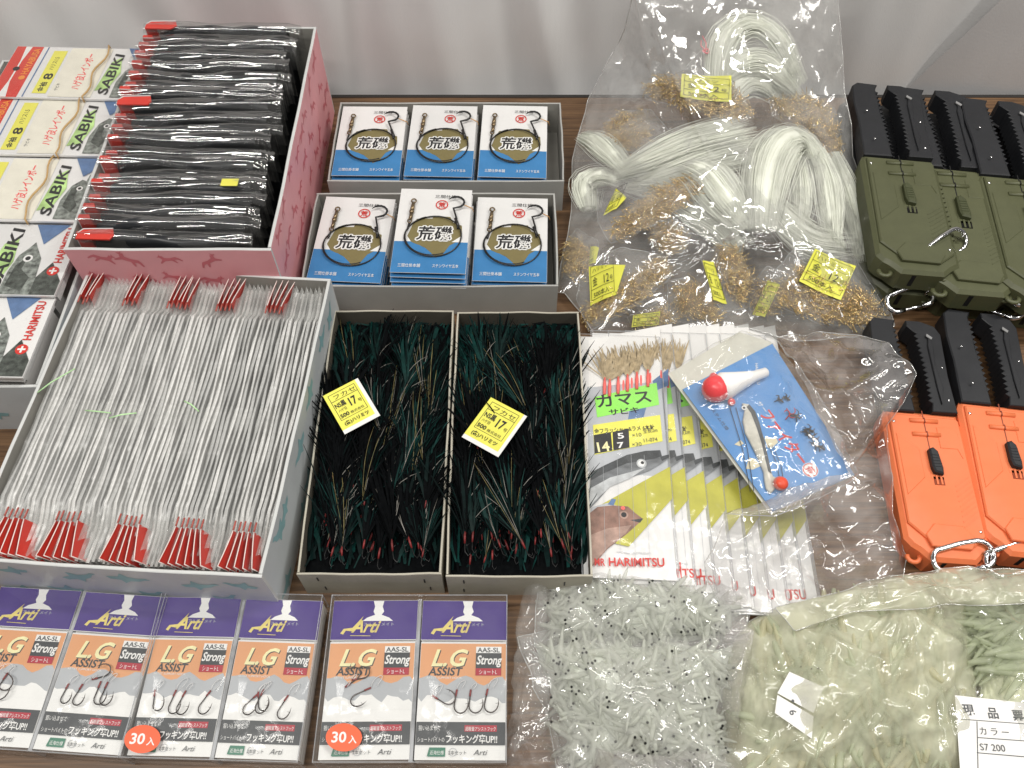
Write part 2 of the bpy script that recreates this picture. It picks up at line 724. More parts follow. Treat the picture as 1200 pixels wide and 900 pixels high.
def carton(name, label, x0, x1, y0, y1, h, t, outer, rim, inner, loc=(0, 0), rot=0.0, motif=None, motmat=None, group=None, staples=None,
           spread=None, cols=5, fold=True):
    """open tray: base and four walls, inner and outer faces coloured apart; x0..y1 local"""
    th = thing(name, label, 'box', (loc[0], loc[1], 0), rot, group)
    mb = MB()
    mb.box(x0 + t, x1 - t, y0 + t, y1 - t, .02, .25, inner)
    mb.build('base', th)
    spec = [('front', x0, x1, y0, y0 + t), ('back', x0, x1, y1 - t, y1), ('left', x0, x0 + t, y0 + t + .01, y1 - t - .01),
            ('right', x1 - t, x1, y0 + t + .01, y1 - t - .01)]
    opp = {'front': 'back', 'back': 'front', 'left': 'right', 'right': 'left'}
    for side, a, b, c, d in spec:
        mb = MB()
        ns = 12
        lx = side in ('front', 'back')
        L0, L1 = (a, b) if lx else (c, d)
        sg = {'front': -1, 'back': 1, 'left': -1, 'right': 1}[side]
        am, ph, a2 = R.uniform(.04, .16) * (1 if h < 10 else .7), R.uniform(0, 6), R.uniform(.01, .035)

        def warp(v, L0=L0, L1=L1, lx=lx, sg=sg, am=am, ph=ph, a2=a2):
            u = ((v[0] if lx else v[1]) - L0) / (L1 - L0)
            k = sg * (am * math.sin(math.pi * u) * (v[2] / h) + a2 * math.sin(u * 17 + ph))
            zz = v[2] + (a2 * 1.2 * math.sin(u * 11 + ph * 2) * v[2] / h)
            return (v[0], v[1] + k, zz) if lx else (v[0] + k, v[1], zz)
        o_, i_ = ((c, d) if lx else (a, b)) if sg < 0 else ((d, c) if lx else (b, a))   # outer, inner plane
        e = .04
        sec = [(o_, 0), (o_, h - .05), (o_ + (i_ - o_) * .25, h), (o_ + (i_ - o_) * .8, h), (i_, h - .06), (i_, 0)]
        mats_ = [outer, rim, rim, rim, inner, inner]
        st = [L0 + (L1 - L0) * i / ns for i in range(ns + 1)]
        for k in range(6):
            (p0, z0_), (p1, z1_) = sec[k], sec[(k + 1) % 6]
            vs = []
            for q_ in st:
                vs += [(q_, p0, z0_), (q_, p1, z1_)] if lx else [(p0, q_, z0_), (p1, q_, z1_)]
            mb.add(vs, [(2 * i, 2 * i + 1, 2 * i + 3, 2 * i + 2) for i in range(ns)], mats_[k])
        for q_ in (L0, L1):
            mb.add([(q_, p_, z_) if lx else (p_, q_, z_) for p_, z_ in sec], [tuple(range(6))], rim)
        if motif:
            L = (b - a) if side in ('front', 'back') else (d - c)
            for i in range(int(L / spread) + 1):
                for j in range(max(1, int(h / (spread * .75)))):
                    u = (i + .5 + .35 * R.uniform(-1, 1)) * spread
                    v = (j + .5 + .22 * R.uniform(-1, 1)) * h / max(1, int(h / (spread * .75)))
                    if u > L - 1.6 or u < 1.6:
                        continue
                    pts = motif(u, v, R.uniform(.48, .62) * spread / 3.0, R.uniform(-.5, .5), R.choice([1, -1]))
                    pts = [(min(max(p, .1), L - .1), min(max(q, .1), h - .1)) for p, q in pts]
                    if side == 'front':
                        vs = [(a + p, c - .03, q) for p, q in pts]
                    elif side == 'back':
                        vs = [(b - p, d + .03, q) for p, q in pts]
                    elif side == 'left':
                        vs = [(a - .03, d - p, q) for p, q in pts]
                    else:
                        vs = [(b + .03, c + p, q) for p, q in pts]
                    mb.add(vs, [tuple(range(len(vs)))], motmat)
        if staples and side == 'front':
            for (u, v) in staples:
                mb.box(a + u, a + u + .12, c - .05, c + .05, v, v + .8, BLACKINK)
        mb.v = [warp(v) for v in mb.v]
        mb.build('wall', th)
    return th


PINK = pm('pink_print', (.80, .37, .40), .45, .05, 25)
PINKD = pm('deep_pink_print', (.62, .16, .19), .45, .05)
TEALW = pm('pale_print', (.62, .66, .68), .45, .06, 20)
TEAL = pm('teal_print', (.28, .50, .53), .45, .1)
RIM = pm('board_rim', (.62, .63, .62), .6, .05)

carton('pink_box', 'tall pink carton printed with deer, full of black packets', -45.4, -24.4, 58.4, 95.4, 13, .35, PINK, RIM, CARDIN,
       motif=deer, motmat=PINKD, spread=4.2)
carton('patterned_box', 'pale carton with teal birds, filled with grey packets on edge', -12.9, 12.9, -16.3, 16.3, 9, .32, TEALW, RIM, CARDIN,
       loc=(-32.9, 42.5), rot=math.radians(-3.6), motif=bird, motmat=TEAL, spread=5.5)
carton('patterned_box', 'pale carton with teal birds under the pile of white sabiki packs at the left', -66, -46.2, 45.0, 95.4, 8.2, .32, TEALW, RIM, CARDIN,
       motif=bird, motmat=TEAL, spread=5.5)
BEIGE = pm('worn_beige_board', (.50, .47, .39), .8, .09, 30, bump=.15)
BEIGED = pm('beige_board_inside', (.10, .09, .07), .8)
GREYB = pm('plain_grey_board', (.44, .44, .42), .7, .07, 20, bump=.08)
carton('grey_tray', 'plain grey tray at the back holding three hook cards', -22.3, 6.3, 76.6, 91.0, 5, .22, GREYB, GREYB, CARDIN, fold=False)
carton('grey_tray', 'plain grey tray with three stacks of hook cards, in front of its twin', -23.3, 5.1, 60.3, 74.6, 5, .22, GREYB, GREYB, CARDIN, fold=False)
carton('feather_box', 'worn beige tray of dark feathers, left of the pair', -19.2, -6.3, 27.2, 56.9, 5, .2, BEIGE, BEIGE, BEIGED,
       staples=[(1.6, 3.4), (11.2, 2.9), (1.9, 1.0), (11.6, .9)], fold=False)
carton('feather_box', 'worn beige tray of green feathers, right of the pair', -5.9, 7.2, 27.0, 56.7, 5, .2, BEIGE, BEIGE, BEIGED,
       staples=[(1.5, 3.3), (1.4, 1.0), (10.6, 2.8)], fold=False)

# ---------------------------------------------------------------- hook cards in the grey trays
BLUE = pm('blue_card_ink', (.05, .21, .46), .35, .06)
KHAKI = pm('khaki_ink', (.21, .175, .075), .45, .08)
WIRE = pm('dark_wire', (.035, .035, .035), .28, .1, metal=.4)
BRASS = pm('tarnished_brass', (.23, .17, .10), .35, .15, metal=.8)
ELAST = pm('tan_elastic', (.62, .33, .12), .6)


def sharp_hook(mb, x, y, s, mat, rot=0.0, r=.1, z=.2, eye=True, n=6):
    pts = [(0, 1.6), (.02, .4)] + [(.02 + .55 - .55 * math.cos(t), .4 - .62 * math.sin(t)) for t in np.linspace(.2, 3.1, 9)] + [(1.12, .62), (1.0, .98)]
    c, q = math.cos(rot), math.sin(rot)
    P = [(x + s * (a * c - b * q), y + s * (a * q + b * c), z + .04 * i) for i, (a, b) in enumerate(pts)]
    mb.tube(P, [r] * (len(P) - 2) + [r * .7, r * .15], mat, n)
    # barb
    b0 = Vector(P[-2])
    d = Vector(P[-4]) - b0
    mb.tube([b0, b0 + Vector((-.25 * s * c, -.25 * s * q, 0)) + d * .2], [r * .5, r * .1], mat, 4)


def hook_card_mesh():
    mb = MB()
    mb.box(-4.15, 4.15, 0, 12.6, -.06, 0, PAPERG)
    # blue sea
    mb.rect(-4.13, .02, 4.13, 4.5, BLUE)
    mb.poly([(-2.9, 4.5), (-2.3, 5.3), (-1.4, 4.5)], WHITEINK)
    # island
    mb.poly([(-2.75, 5.3), (-2.3, 7.0), (-1.9, 7.9), (-.1, 8.0), (0, 8.4), (1.9, 8.3), (2.3, 7.4), (3.3, 7.0), (3.4, 5.6), (2.9, 4.6), (2.1, 4.0),
             (1.4, 2.6), (.7, 2.2), (.1, 2.9), (-.6, 3.6), (-1.4, 4.0), (-2.2, 4.4)], KHAKI)
    mb.poly([(-3.0, 4.4), (-2.4, 4.1), (-1.3, 4.0), (-.4, 3.4), (-.6, 2.9), (-2.2, 3.2)], BLUE)
    mb.poly([(2.3, 4.5), (3.3, 5.4), (3.6, 4.5)], WHITEINK)
    for dx, dy in ((-.16, 0), (.16, 0), (0, .16), (0, -.16), (.12, .12), (-.12, -.12), (-.12, .12), (.12, -.12)):
        mb.text('荒磯', -1.75 + dx, 4.9 + dy, 2.15, WHITEINK, w=3.9, bold=True, shear=.12)
    mb.text('荒磯', -1.75, 4.9, 2.15, BLACKINK, w=3.9, bold=True, shear=.12)
    mb.text('三間仕掛', -.1, 11.2, .55, BLACKINK, w=2.5)
    mb.ring(.8, 10.1, .72, .12, REDINK)
    mb.text('荒', .8, 9.75, .85, REDINK, align='c', bold=True)
    mb.text('三間仕掛本舗', -3.4, .75, .55, WHITEINK, w=2.5)
    mb.text('ステンワイヤ五本', .4, .75, .55, WHITEINK, w=2.9)
    return mb


HC = {}
cardmesh = hook_card_mesh().mesh('card')


def rig_variant(k):
    a = MB()
    cx, cy = (.15, 5.2)
    r0 = 3.1 + .1 * k
    tt = np.linspace(0, 2 * math.pi, 40, endpoint=False)
    a.tube([(cx + r0 * math.cos(t), cy + r0 * .93 * math.sin(t), .2 + .1 * math.sin(t * 2)) for t in tt], .085, WIRE, 6, closed=True)
    a.tube([(cx + (r0 - .12) * math.cos(t), cy + r0 * .9 * math.sin(t), .33) for t in tt[12:34]], .06, WIRE, 5)
    b = MB()   # swivel
    x, y = -2.75 + .1 * k, 7.6
    b.tube([(x + .05, y, .25), (x + .1, y + .8, .3)], .22, BRASS, 8)
    b.ball((x + .1, y + 1.1, .32), .3, BRASS, 10, 1, 1.2, .9)
    b.tube([(x + .12, y + 1.3, .3), (x + .18, y + 2.4, .35)], [.26, .2], BRASS, 8)
    b.tube([(x + .2 + .27 * math.cos(t), y + 2.75 + .3 * math.sin(t), .35) for t in np.linspace(0, 6.28, 12, endpoint=False)], .09, BRASS, 6, closed=True)
    b.tube([(x + .22 * math.cos(t), y - .3 + .3 * math.sin(t), .3) for t in np.linspace(0, 6.28, 12, endpoint=False)], .08, BRASS, 6, closed=True)
    b.tube([(x, y - .5, .25), (x - .15, y - 1.6, .2)], [.14, .1], WIRE, 6)
    c = MB()   # big hook, shank down to the ring at the right, bend opening to the left
    sx, sy = 2.9, 6.3
    top = (2.05 + .15 * k, 9.2)
    P = [(sx, sy, .3), ((sx + top[0]) / 2 + .1, (sy + top[1]) / 2, .4), (top[0], top[1], .5)]
    for t in np.linspace(-.9, 2.75, 9):
        P.append((top[0] + .55 + .95 * math.cos(t) - .3, top[1] + .9 + .85 * math.sin(t), .55))
    c.tube(P, [.13, .12, .12] + [.13] * 7 + [.08, .02], WIRE, 7)
    c.tube([(sx + .05, sy + .25, .33), (sx - .35, sy + 1.4, .42)], .19, WIRE, 7)
    d = MB()
    d.tube([(top[0] + 1.1, 9.8, .5), (4.3, 9.65, .1), (4.45, 9.6, -.4)], .055, ELAST, 5)
    return [x.mesh(n) for x, n in ((a, 'wire_ring'), (b, 'swivel'), (c, 'hook'), (d, 'elastic_band'))]


rigs = [rig_variant(k) for k in range(3)]


def put_part(name, me, parent, loc=(0, 0, 0)):
    o = bpy.data.objects.new(name, me)
    COL.objects.link(o)
    o.parent = parent
    o.location = [q * .01 for q in loc]
    return o


hc_spots = [  # bottom-centre pixel, top-centre pixel, z of the top card, words
    ((428, 206), (440, 125), 4.9, 'left of the three in the back tray', 0),
    ((513, 207), (522, 124), 5.1, 'middle of the three in the back tray', 1),
    ((600, 208), (604, 124), 4.9, 'right of the three in the back tray', 0),
    ((402, 330), (423, 232), 4.9, 'left of the three in the front tray', 2),
    ((501, 320), (512, 222), 6.6, 'middle of the front tray, high on a stack', 1),
    ((597, 330), (601, 232), 4.9, 'right of the three in the front tray', 2)]
for i, (A, B, z, words, rv) in enumerate(hc_spots):
    f = Frame(A, B, z, axis='y')
    t = thing('hook_card', 'hook card with ring and big hook, ' + words, 'hook card', (f.o.x, f.o.y, z), f.ang, 'hook cards lying in the grey trays')
    t.scale = (1, f.len / 12.6, 1)
    put_part('card', cardmesh, t)
    for me, n in zip(rigs[rv], ('wire_ring', 'swivel', 'hook', 'elastic_band')):
        put_part(n, me, t)
    # cards of the stack underneath
    nn = int((z - .5) / .62)
    for k in range(nn):
        zz = z - .62 * (k + 1)
        jx, jy = R.uniform(-.12, .12), R.uniform(-.12, .05) - (.28 if 'high' in words and k < 3 else 0) * (k + 1) * .5
        u = thing('hook_card', 'buried hook card, ' + words.split(',')[0], 'hook card', (f.o.x + jx, f.o.y + jy, zz), f.ang + R.uniform(-.01, .01),
                  'hook cards lying in the grey trays')
        u.scale = (1, f.len / 12.6, 1)
        put_part('card', cardmesh, u)

# ---------------------------------------------------------------- white sabiki packs at the left
PIC = pm('grey_print_photo', (.20, .22, .20), .35, .75, 190, rnd=0)
PIC2 = pm('dark_print_photo', (.07, .08, .07), .35, .7, 160, rnd=0)
YEL = pm('yellow_ink', (.80, .76, .12), .45, .04)
LIME = pm('lime_ink', (.45, .66, .25), .5, .3, 60)
CREAM = pm('cream_ink', (.80, .77, .66), .4, .05)
NAVY = pm('steel_blue_ink', (.11, .19, .36), .4, .15, 90)
PINKT = pm('bright_red_ink', (.80, .10, .10), .4, .04)
ORNG = pm('orange_ink', (.85, .30, .05), .4, .04)
HEADRED = pm('header_red', (.66, .045, .03), .3, .05, coat=.3)
CLEARG = film('packet_film', milk=.02, base=.012, edge=.35, rough=.1, bump=.15, bscale=35)


def sabiki_mesh():
    """17 cm long (x), 9.6 cm (y); red header at x=0"""
    mb = MB()
    W_, H_ = 17.6, 9.9
    mb.box(0, W_, 0, H_, -.25, 0, PAPERG)
    mb.rect(.02, .02, 3.4, H_ - .02, HEADRED)
    mb.poly([(1.15, H_ - .05), (1.95, H_ - .05), (1.6, 7.0), (1.55, 3), (2.1, .05), (1.0, .05), (1.35, 3), (1.4, 7.0)], WHITEINK)
    mb.disc(1.45, 5.4, .42, BLACKINK)
    mb.text('HAYABUSA', 3.15, 4.3, 1.15, ORNG, w=5.2, rot=math.pi / 2, bold=True)
    mb.disc(2.75, 3.7, .4, ORNG)
    mb.rect(4.0, .1, 4.15, 9.8, NAVY)
    mb.rect(5.0, .8, 6.7, 9.1, YEL)
    mb.text('金袖', 6.2, 1.1, .9, BLACKINK, rot=math.pi / 2, bold=True, w=1.8)
    mb.text('8', 6.45, 3.4, 1.5, BLACKINK, rot=math.pi / 2, bold=True, w=1.2)
    mb.text('ハリス1.5', 6.1, 5.2, .75, BLACKINK, rot=math.pi / 2, w=2.6)
    mb.rect(7.1, .2, 12.3, 9.7, CREAM)
    mb.text('ハゲ皮レインボー', 10.4, 1.6, 1.25, PINKT, w=7.0, rot=math.pi / 2, bold=True)
    mb.text('サビキ', 7.9, 1.3, .5, BLACKINK, rot=math.pi / 2, w=1.4)
    mb.poly([(12.4, 1.5), (13.9, 2), (14.6, 5), (13.9, 8), (12.9, 7)], LIME)
    mb.text('SABIKI', 14.1, .7, 1.7, BLACKINK, w=7.8, rot=math.pi / 2, bold=True, shear=.2)
    # fish picture
    mb.poly([(14.6, .3), (14.55, 3.2), (15.1, 5.4), (16.0, 6.4), (16.5, 6.2), (16.6, 7.3), (17.2, 6.2), (17.55, 4.5), (17.55, .3)], PIC)
    mb.poly([(15.0, 2.2), (15.2, 4.9), (16.0, 5.7), (15.9, 3.5), (16.6, 2.4), (16.2, 1.3)], PIC2)
    mb.disc(16.1, 5.0, .35, WHITEINK)
    mb.disc(16.1, 5.0, .2, BLACKINK)
    mb.poly([(14.3, 9.85), (17.55, 9.85), (17.55, 8.6), (15.9, 6.9)], NAVY)
    return mb


def sabiki_mesh_b():
    """the end of the pack with the maker's panel, seen where the header lies out of the picture"""
    mb = MB()
    W_, H_ = 22.0, 9.9
    mb.box(0, W_, 0, H_, -.25, 0, PAPERG)
    mb.rect(.02, .02, 3.4, H_ - .02, HEADRED)
    mb.rect(5.0, .8, 6.7, 9.1, YEL)
    mb.rect(7.1, .2, 11.3, 9.7, CREAM)
    mb.text('ハゲ皮レインボー', 9.9, 1.6, 1.25, PINKT, w=7.0, rot=math.pi / 2, bold=True)
    mb.poly([(13.6, 1.0), (15.5, 1.5), (16.2, 4.5), (15.7, 8), (14.4, 7)], LIME)
    mb.text('SABIKI', 15.9, .9, 1.9, BLACKINK, w=8.2, rot=math.pi / 2, bold=True, shear=.2)
    mb.poly([(16.0, .1), (16.1, 3.2), (16.5, 5.4), (17.2, 6.4), (17.7, 7.3), (18.2, 6.4), (19.0, 5.0), (19.5, .1)], PIC)
    mb.poly([(16.4, 1.2), (16.6, 3.9), (17.6, 5.4), (17.4, 3.5), (18.6, 2.4), (18.3, .6)], PIC2)
    mb.disc(17.6, 5.0, .5, WHITEINK)
    mb.disc(17.6, 5.0, .28, BLACKINK)
    mb.poly([(17.0, 9.85), (20.6, 9.85), (18.6, 7.0)], NAVY)
    mb.poly([(19.3, .1), (21.95, .1), (21.95, 2.0), (20.4, 4.5), (19.3, 2.4)], PIC2)
    mb.text('HARIMITSU', 21.3, 4.4, 1.2, REDINK, w=5.0, rot=math.pi / 2, bold=True)
    mb.disc(20.8, 3.3, .62, REDINK)
    mb.rect(20.7, 2.9, 20.9, 3.7, WHITEINK)
    mb.rect(20.4, 3.2, 21.2, 3.4, WHITEINK)
    return mb


def drape(me, ax, amp, seed):
    """bend a flat pack a little so that it does not lie like glass"""
    q = random.Random(seed)
    a, b = q.uniform(-1, 1), q.uniform(0, 6)
    for v in me.vertices:
        v.co.z += amp * .01 * (math.sin(v.co.x * 28 + b) * .6 + a * math.sin(v.co.y * 35 + b))


sab = sabiki_mesh()
sabb = sabiki_mesh_b()
words = ['topmost, at the back by the curtain', 'second from the curtain', 'third from the curtain', 'fourth from the curtain', 'nearest the front']
spots = [(-62.8, 84.6, 11.0), (-63.6, 75.0, 10.7), (-64.2, 65.2, 10.4), (-68.6, 55.4, 10.0), (-69.0, 45.6, 9.6)]
for i, (x, y, z) in enumerate(spots):
    t = thing('sabiki_pack', 'white sabiki rig pack, ' + words[i], 'tackle packet', (x, y, z), 0,
              'white sabiki packs piled at the left')
    t.rotation_euler = (math.radians(-1.0), 0, math.radians([-2.2, -1.2, -1.6, -1.5, -1.2][i]))
    src = (sab if i < 3 else sabb)
    me = src.mesh('printed_face')
    put_part('printed_face', me, t)
    wd = 17.6 if i < 3 else 22
    fm = MB()
    nx, ny = 60, 36
    xx, yy = np.meshgrid(np.linspace(-.1, wd + .15, nx), np.linspace(-.1, 10.0, ny), indexing='ij')
    hh = .22 + .10 * np.exp(-((yy - 5) / 4) ** 2) + crumple(xx, yy, 16, 3, .06, .6, 40 + i)
    fm.grid(np.stack([xx, yy, hh], -1), CLEARG)
    fm.build('film', t)
    if i < 3:
        rb = MB()
        P = [(11.6 + .35 * math.sin(k * .9 + i) + .03 * k, q, .42) for k, q in enumerate(np.linspace(-.1, 9.9, 12))]
        rb.tube([(P[0][0], -.2, -.3)] + P + [(P[-1][0], 10.05, -.3)], .11, pm('rubber_band', (.55, .36, .16), .5), 6)
        tag(rb.build('rubber_band', None, (0, 0, 0)), 'tan rubber band round the sabiki pack ' + words[i].split(',')[0], 'rubber band', 'rubber bands round the sabiki packs')
        ob = COL.objects[-1]
        ob.matrix_world = Matrix.LocRotScale(t.location, t.rotation_euler, None)
    # packs beneath
for i, (x, y, z) in enumerate(spots):
    nlow = 2
    for k in range(nlow):
        zz = z - .75 * (k + 1)
        mb2 = MB()
        mb2.box(0, 17.0 if i < 3 else 21.2, .3, 9.6, -.3, .3, PAPERG)
        t = thing('sabiki_pack', 'white pack beneath the sabiki pack ' + words[i], 'tackle packet', (x + R.uniform(.1, .5), y + R.uniform(-.2, .2), zz),
                  R.uniform(-.03, .02), 'white sabiki packs piled at the left')
        mb2.build('card', t)
    mb2 = MB()
    mb2.box(0, 17.4, .2, 9.4, 0, z - 2.0, PAPER)
    t = thing('sabiki_pack', 'pack bundle under ' + words[i], 'tackle packet', (max(x, -65.4), y, .3), 0,
              'white sabiki packs piled at the left')
    mb2.build('card', t)

# ---------------------------------------------------------------- black packets in the pink box
BLK = pm('black_foil', (.022, .024, .027), .3, .2, 40, bump=.2, bscale=50, spec=.4)
FILMK = film('crinkled_film', milk=.03, base=.20, edge=.8, rough=.07, bump=.04, bscale=20)
ORSTK = pm('orange_foil', (.75, .22, .04), .4)
nB = 20
ordw = [k + ' from the front of the pink box' for k in ('first second third fourth fifth sixth seventh eighth ninth tenth eleventh twelfth thirteenth fourteenth fifteenth sixteenth seventeenth eighteenth nineteenth last').split()]
for i in range(nB):
    y = 60.2 + i * 1.72
    z = 12.9 + (.6 if i > 9 else 0) + .9 * (i / nB) + R.uniform(-.35, .45)
    sp = ordw[i] if i not in (0, 4, 11, nB - 1) else 'in the front row with its red header folded over' if i == 0 else ('with red header folded over, halfway along the box' if i == 11 else
         ('at the very back with its red header sticking up' if i == nB - 1 else ('showing a yellow price tag at its right end' if i == 4 else 'among the plain ones of the pink box')))
    t = thing('black_packet', 'black tackle packet in clear film ' + sp, 'tackle packet', (-44.7, y, 0), math.radians(R.uniform(-.8, .8)),
              'black packets standing in the pink box')
    t.rotation_euler[0] = math.radians(-2)
    ln = 16.9 + R.uniform(-.8, .5)
    g = np.random.default_rng(100 + i)
    nx, na = 70, 9
    u = np.linspace(0, 1, nx)
    A = np.linspace(0, math.pi, na)
    prof_y = .62 * np.cos(A)
    wave = .22 * np.sin(u * 9 + g.uniform(0, 6)) + .12 * np.sin(u * 23 + g.uniform(0, 6))
    zt = z + wave * .7 - .5 * np.abs(2 * u - 1) ** 4
    P = np.zeros((nx, na + 2, 3))
    P[:, 1:-1, 0] = (1.6 + u * (ln - 1.6))[:, None]
    P[:, 1:-1, 1] = prof_y[None] + (.25 * np.sin(u * 5 + g.uniform(0, 6)))[:, None]
    P[:, 1:-1, 2] = zt[:, None] - .62 + .62 * np.sin(A)[None]
    P[:, 0] = P[:, 1]; P[:, 0, 2] = .4
    P[:, -1] = P[:, -2]; P[:, -1, 2] = .4
    mb = MB()
    mb.grid(P, BLK)
    mb.build('pouch', t)
    # film sleeve: crinkled, open at the right end
    nx, na = 130, 17
    u = np.linspace(0, 1, nx)
    A = np.linspace(-.15, math.pi + .15, na)
    uu, aa = np.meshgrid(u, A, indexing='ij')
    rr = .86 + .05 * np.sin(aa * 5 + uu * 7 + i) + .05 * np.sin(aa * 9 - uu * 11 + 2 * i)
    for _ in range(5):
        a0, sl, u0 = g.uniform(.5, 2.6), g.uniform(-.35, .35), g.uniform(.1, .95)
        rr = rr + .13 * g.choice([1, -1]) * np.maximum(0, 1 - np.abs(aa - a0 - sl * (uu - u0) - .12 * np.sin(uu * 14 + a0)) / .5) * np.exp(-((uu - u0) / g.uniform(.2, .5)) ** 2)
    rr = rr + .25 * np.clip((uu - .9) * 10, 0, 1) * g.uniform(-1, 1, (nx, na)) * .5
    Q = np.zeros((nx, na, 3))
    Q[..., 0] = -.25 + uu * (ln + 1.95)
    Q[..., 1] = rr * np.cos(aa) * .95 + .2 * np.sin(uu * 5 + i)
    Q[..., 2] = (z - .62 + .1 + .15 * np.sin(uu * 9 + i)) + rr * np.sin(aa) * .95
    Q[..., 2] -= np.clip((uu - .93) * 14, 0, 1) * g.uniform(.1, .6)
    Q[:, 0, 2] -= 2.5
    Q[:, -1, 2] -= 2.5
    mb = MB()
    mb.grid(Q, FILMK)
    mb.build('film', t)
    mb = MB()   # red header card at the left end
    fold = i in (0, 11, nB - 1)
    h0 = z + R.uniform(-.3, .3)
    if fold:
        mb.prism([(.1, -.75), (3.6 if i != nB - 1 else 3.2, -.85), (3.9, -.2), (3.6, .65), (.6, .55), (.1, .1)], z + .15, z + .32, HEADRED, .03)
        mb.tube([(.1, .1, z + .3), (.6, .6, z + .35), (3.6, .7, z + .33)], .07, PAPER, 4)
    mb.add([(-.1, -.5, 5), (1.9, -.55, 5), (1.3, -.3, h0 + .1), (-.1, -.2, h0 + .1)], [(0, 1, 2, 3)], HEADRED)
    mb.add([(-.1, .42, 5), (2.0, .45, 5), (.9, .5, h0), (-.1, .4, h0 + .1)], [(0, 1, 2, 3)], HEADRED)
    mb.add([(-.1, -.2, h0 + .1), (1.3, -.3, h0 + .1), (.9, .5, h0 + .0), (-.1, .4, h0 + .1)], [(0, 1, 2, 3)], HEADRED)
    mb.tube([(-.12, -.5, 6), (-.12, -.2, h0 + .12), (1.3, -.3, h0 + .13)], .05, PAPER, 4)
    mb.build('header', t)
    if i == 4:
        mb = MB()
        mb.prism([(13.8, -.75), (15.6, -.75), (15.6, .35), (13.8, .35)], z + .12, z + .15, YEL)
        mb.build('price_tag', t)

# ---------------------------------------------------------------- grey packets on edge in the patterned box
GP = [pm('packet_edge_grey_%s' % n, c, .45, .10, 60, rnd=.12, stretch=(1, 6, 1)) for n, c in
      (('light', (.66, .655, .64)), ('mid', (.46, .46, .45)), ('shade', (.30, .30, .29)))]
FILMP = film('edge_film', milk=.20, base=.03, edge=.25, rough=.22, bump=0)
HEADIN = pm('header_edge', (.86, .72, .68), .5)
NP = 54
PW = 25.0 / NP
front_groups = [(0, 5), (6, 11), (18, 23), (33, 39), (52, 58), (67, 72)]
front_groups = [(3, 8, 1.5), (13, 18, 1.2), (25, 30, 1.0), (36, 42, 1.1), (47, 52, .9)]
back_groups = [(0, 4), (10, 16), (20, 23), (23, 26), (31, 35), (42, 46)]


def packet_mesh(var):
    g = np.random.default_rng(500 + var)
    n = 30
    yy = np.linspace(-15.3, 15.3, n)
    sag = .35 * np.cos((yy / 15.3) * 1.5) + .05 * np.sin(yy * .6 + g.uniform(0, 6))
    th = np.full(n, .12)
    th *= 1 + .3 * np.sin(yy * .9 + g.uniform(0, 6))
    zt = 8.3 + .06 * np.sin(yy * .5 + g.uniform(0, 6)) - .9 * np.clip((-yy - 10.5) / 1.2, 0, 1) - .7 * np.clip((yy - 11) / 1, 0, 1)
    A = MB()
    P = np.zeros((n, 5, 3))
    for k, (sx, zz) in enumerate(((-1, None), (-1, 0), (0, .06), (1, 0), (1, None))):
        P[:, k, 0] = sag + sx * th
        P[:, k, 1] = yy
        P[:, k, 2] = .5 if zz is None else zt + zz
    A.grid(P, GP[var % 2], smooth=False)
    B = MB()
    zt2 = 8.75 + .05 * np.sin(yy * .8 + g.uniform(0, 6)) - .4 * np.clip((-yy - 9.5) / 5, 0, 1)
    P = np.zeros((n, 3, 3))
    for k, (sx, zz) in enumerate(((-1.3, -1.6), (0, 0), (1.3, -1.6))):
        P[:, k, 0] = sag + sx * th + .03 * np.sin(yy * 2 + k)
        P[:, k, 1] = yy
        P[:, k, 2] = zt2 + zz
    B.grid(P, FILMP)
    return A.mesh('card'), B.mesh('sleeve')


pk = [packet_mesh(v) for v in range(6)]


def header_mesh(front, fan, wide):
    """folded red header leaning away from its neighbours so its face shows"""
    mb = MB()
    s = -1 if front else 1
    y0, y1 = 12.2 * s, 15.5 * s
    zt_ = 8.9 if front else 9.3
    xs0, xs1 = 0.0, fan
    n = 7
    P = np.zeros((n, 4, 3))
    for i in range(n):
        u = i / (n - 1)
        y = y0 + (y1 - y0) * u
        for k in range(4):
            v = k / 3
            lean = wide * v
            P[i, k] = (fan * u ** 1.2 * (1 - .3 * v) + lean * (.35 + .65 * u) + .12 * math.sin(v * 3), y - s * .3 * v, zt_ - 3.3 * v)
    mb.grid(P, HEADRED, smooth=True)
    e = [tuple(P[i, 0]) for i in range(n)] + [tuple(P[n - 1, 1]), tuple(P[n - 1, 2]), tuple(P[n - 1, 3])]
    mb.tube(e, .055, HEADIN, 4)
    mb.tube([tuple(P[0, 0] + np.array((0, s * -.9, -.05))), tuple(P[0, 0])], .09, pm('dull_red_film', (.42, .10, .08), .4), 5)
    return mb.mesh('header')


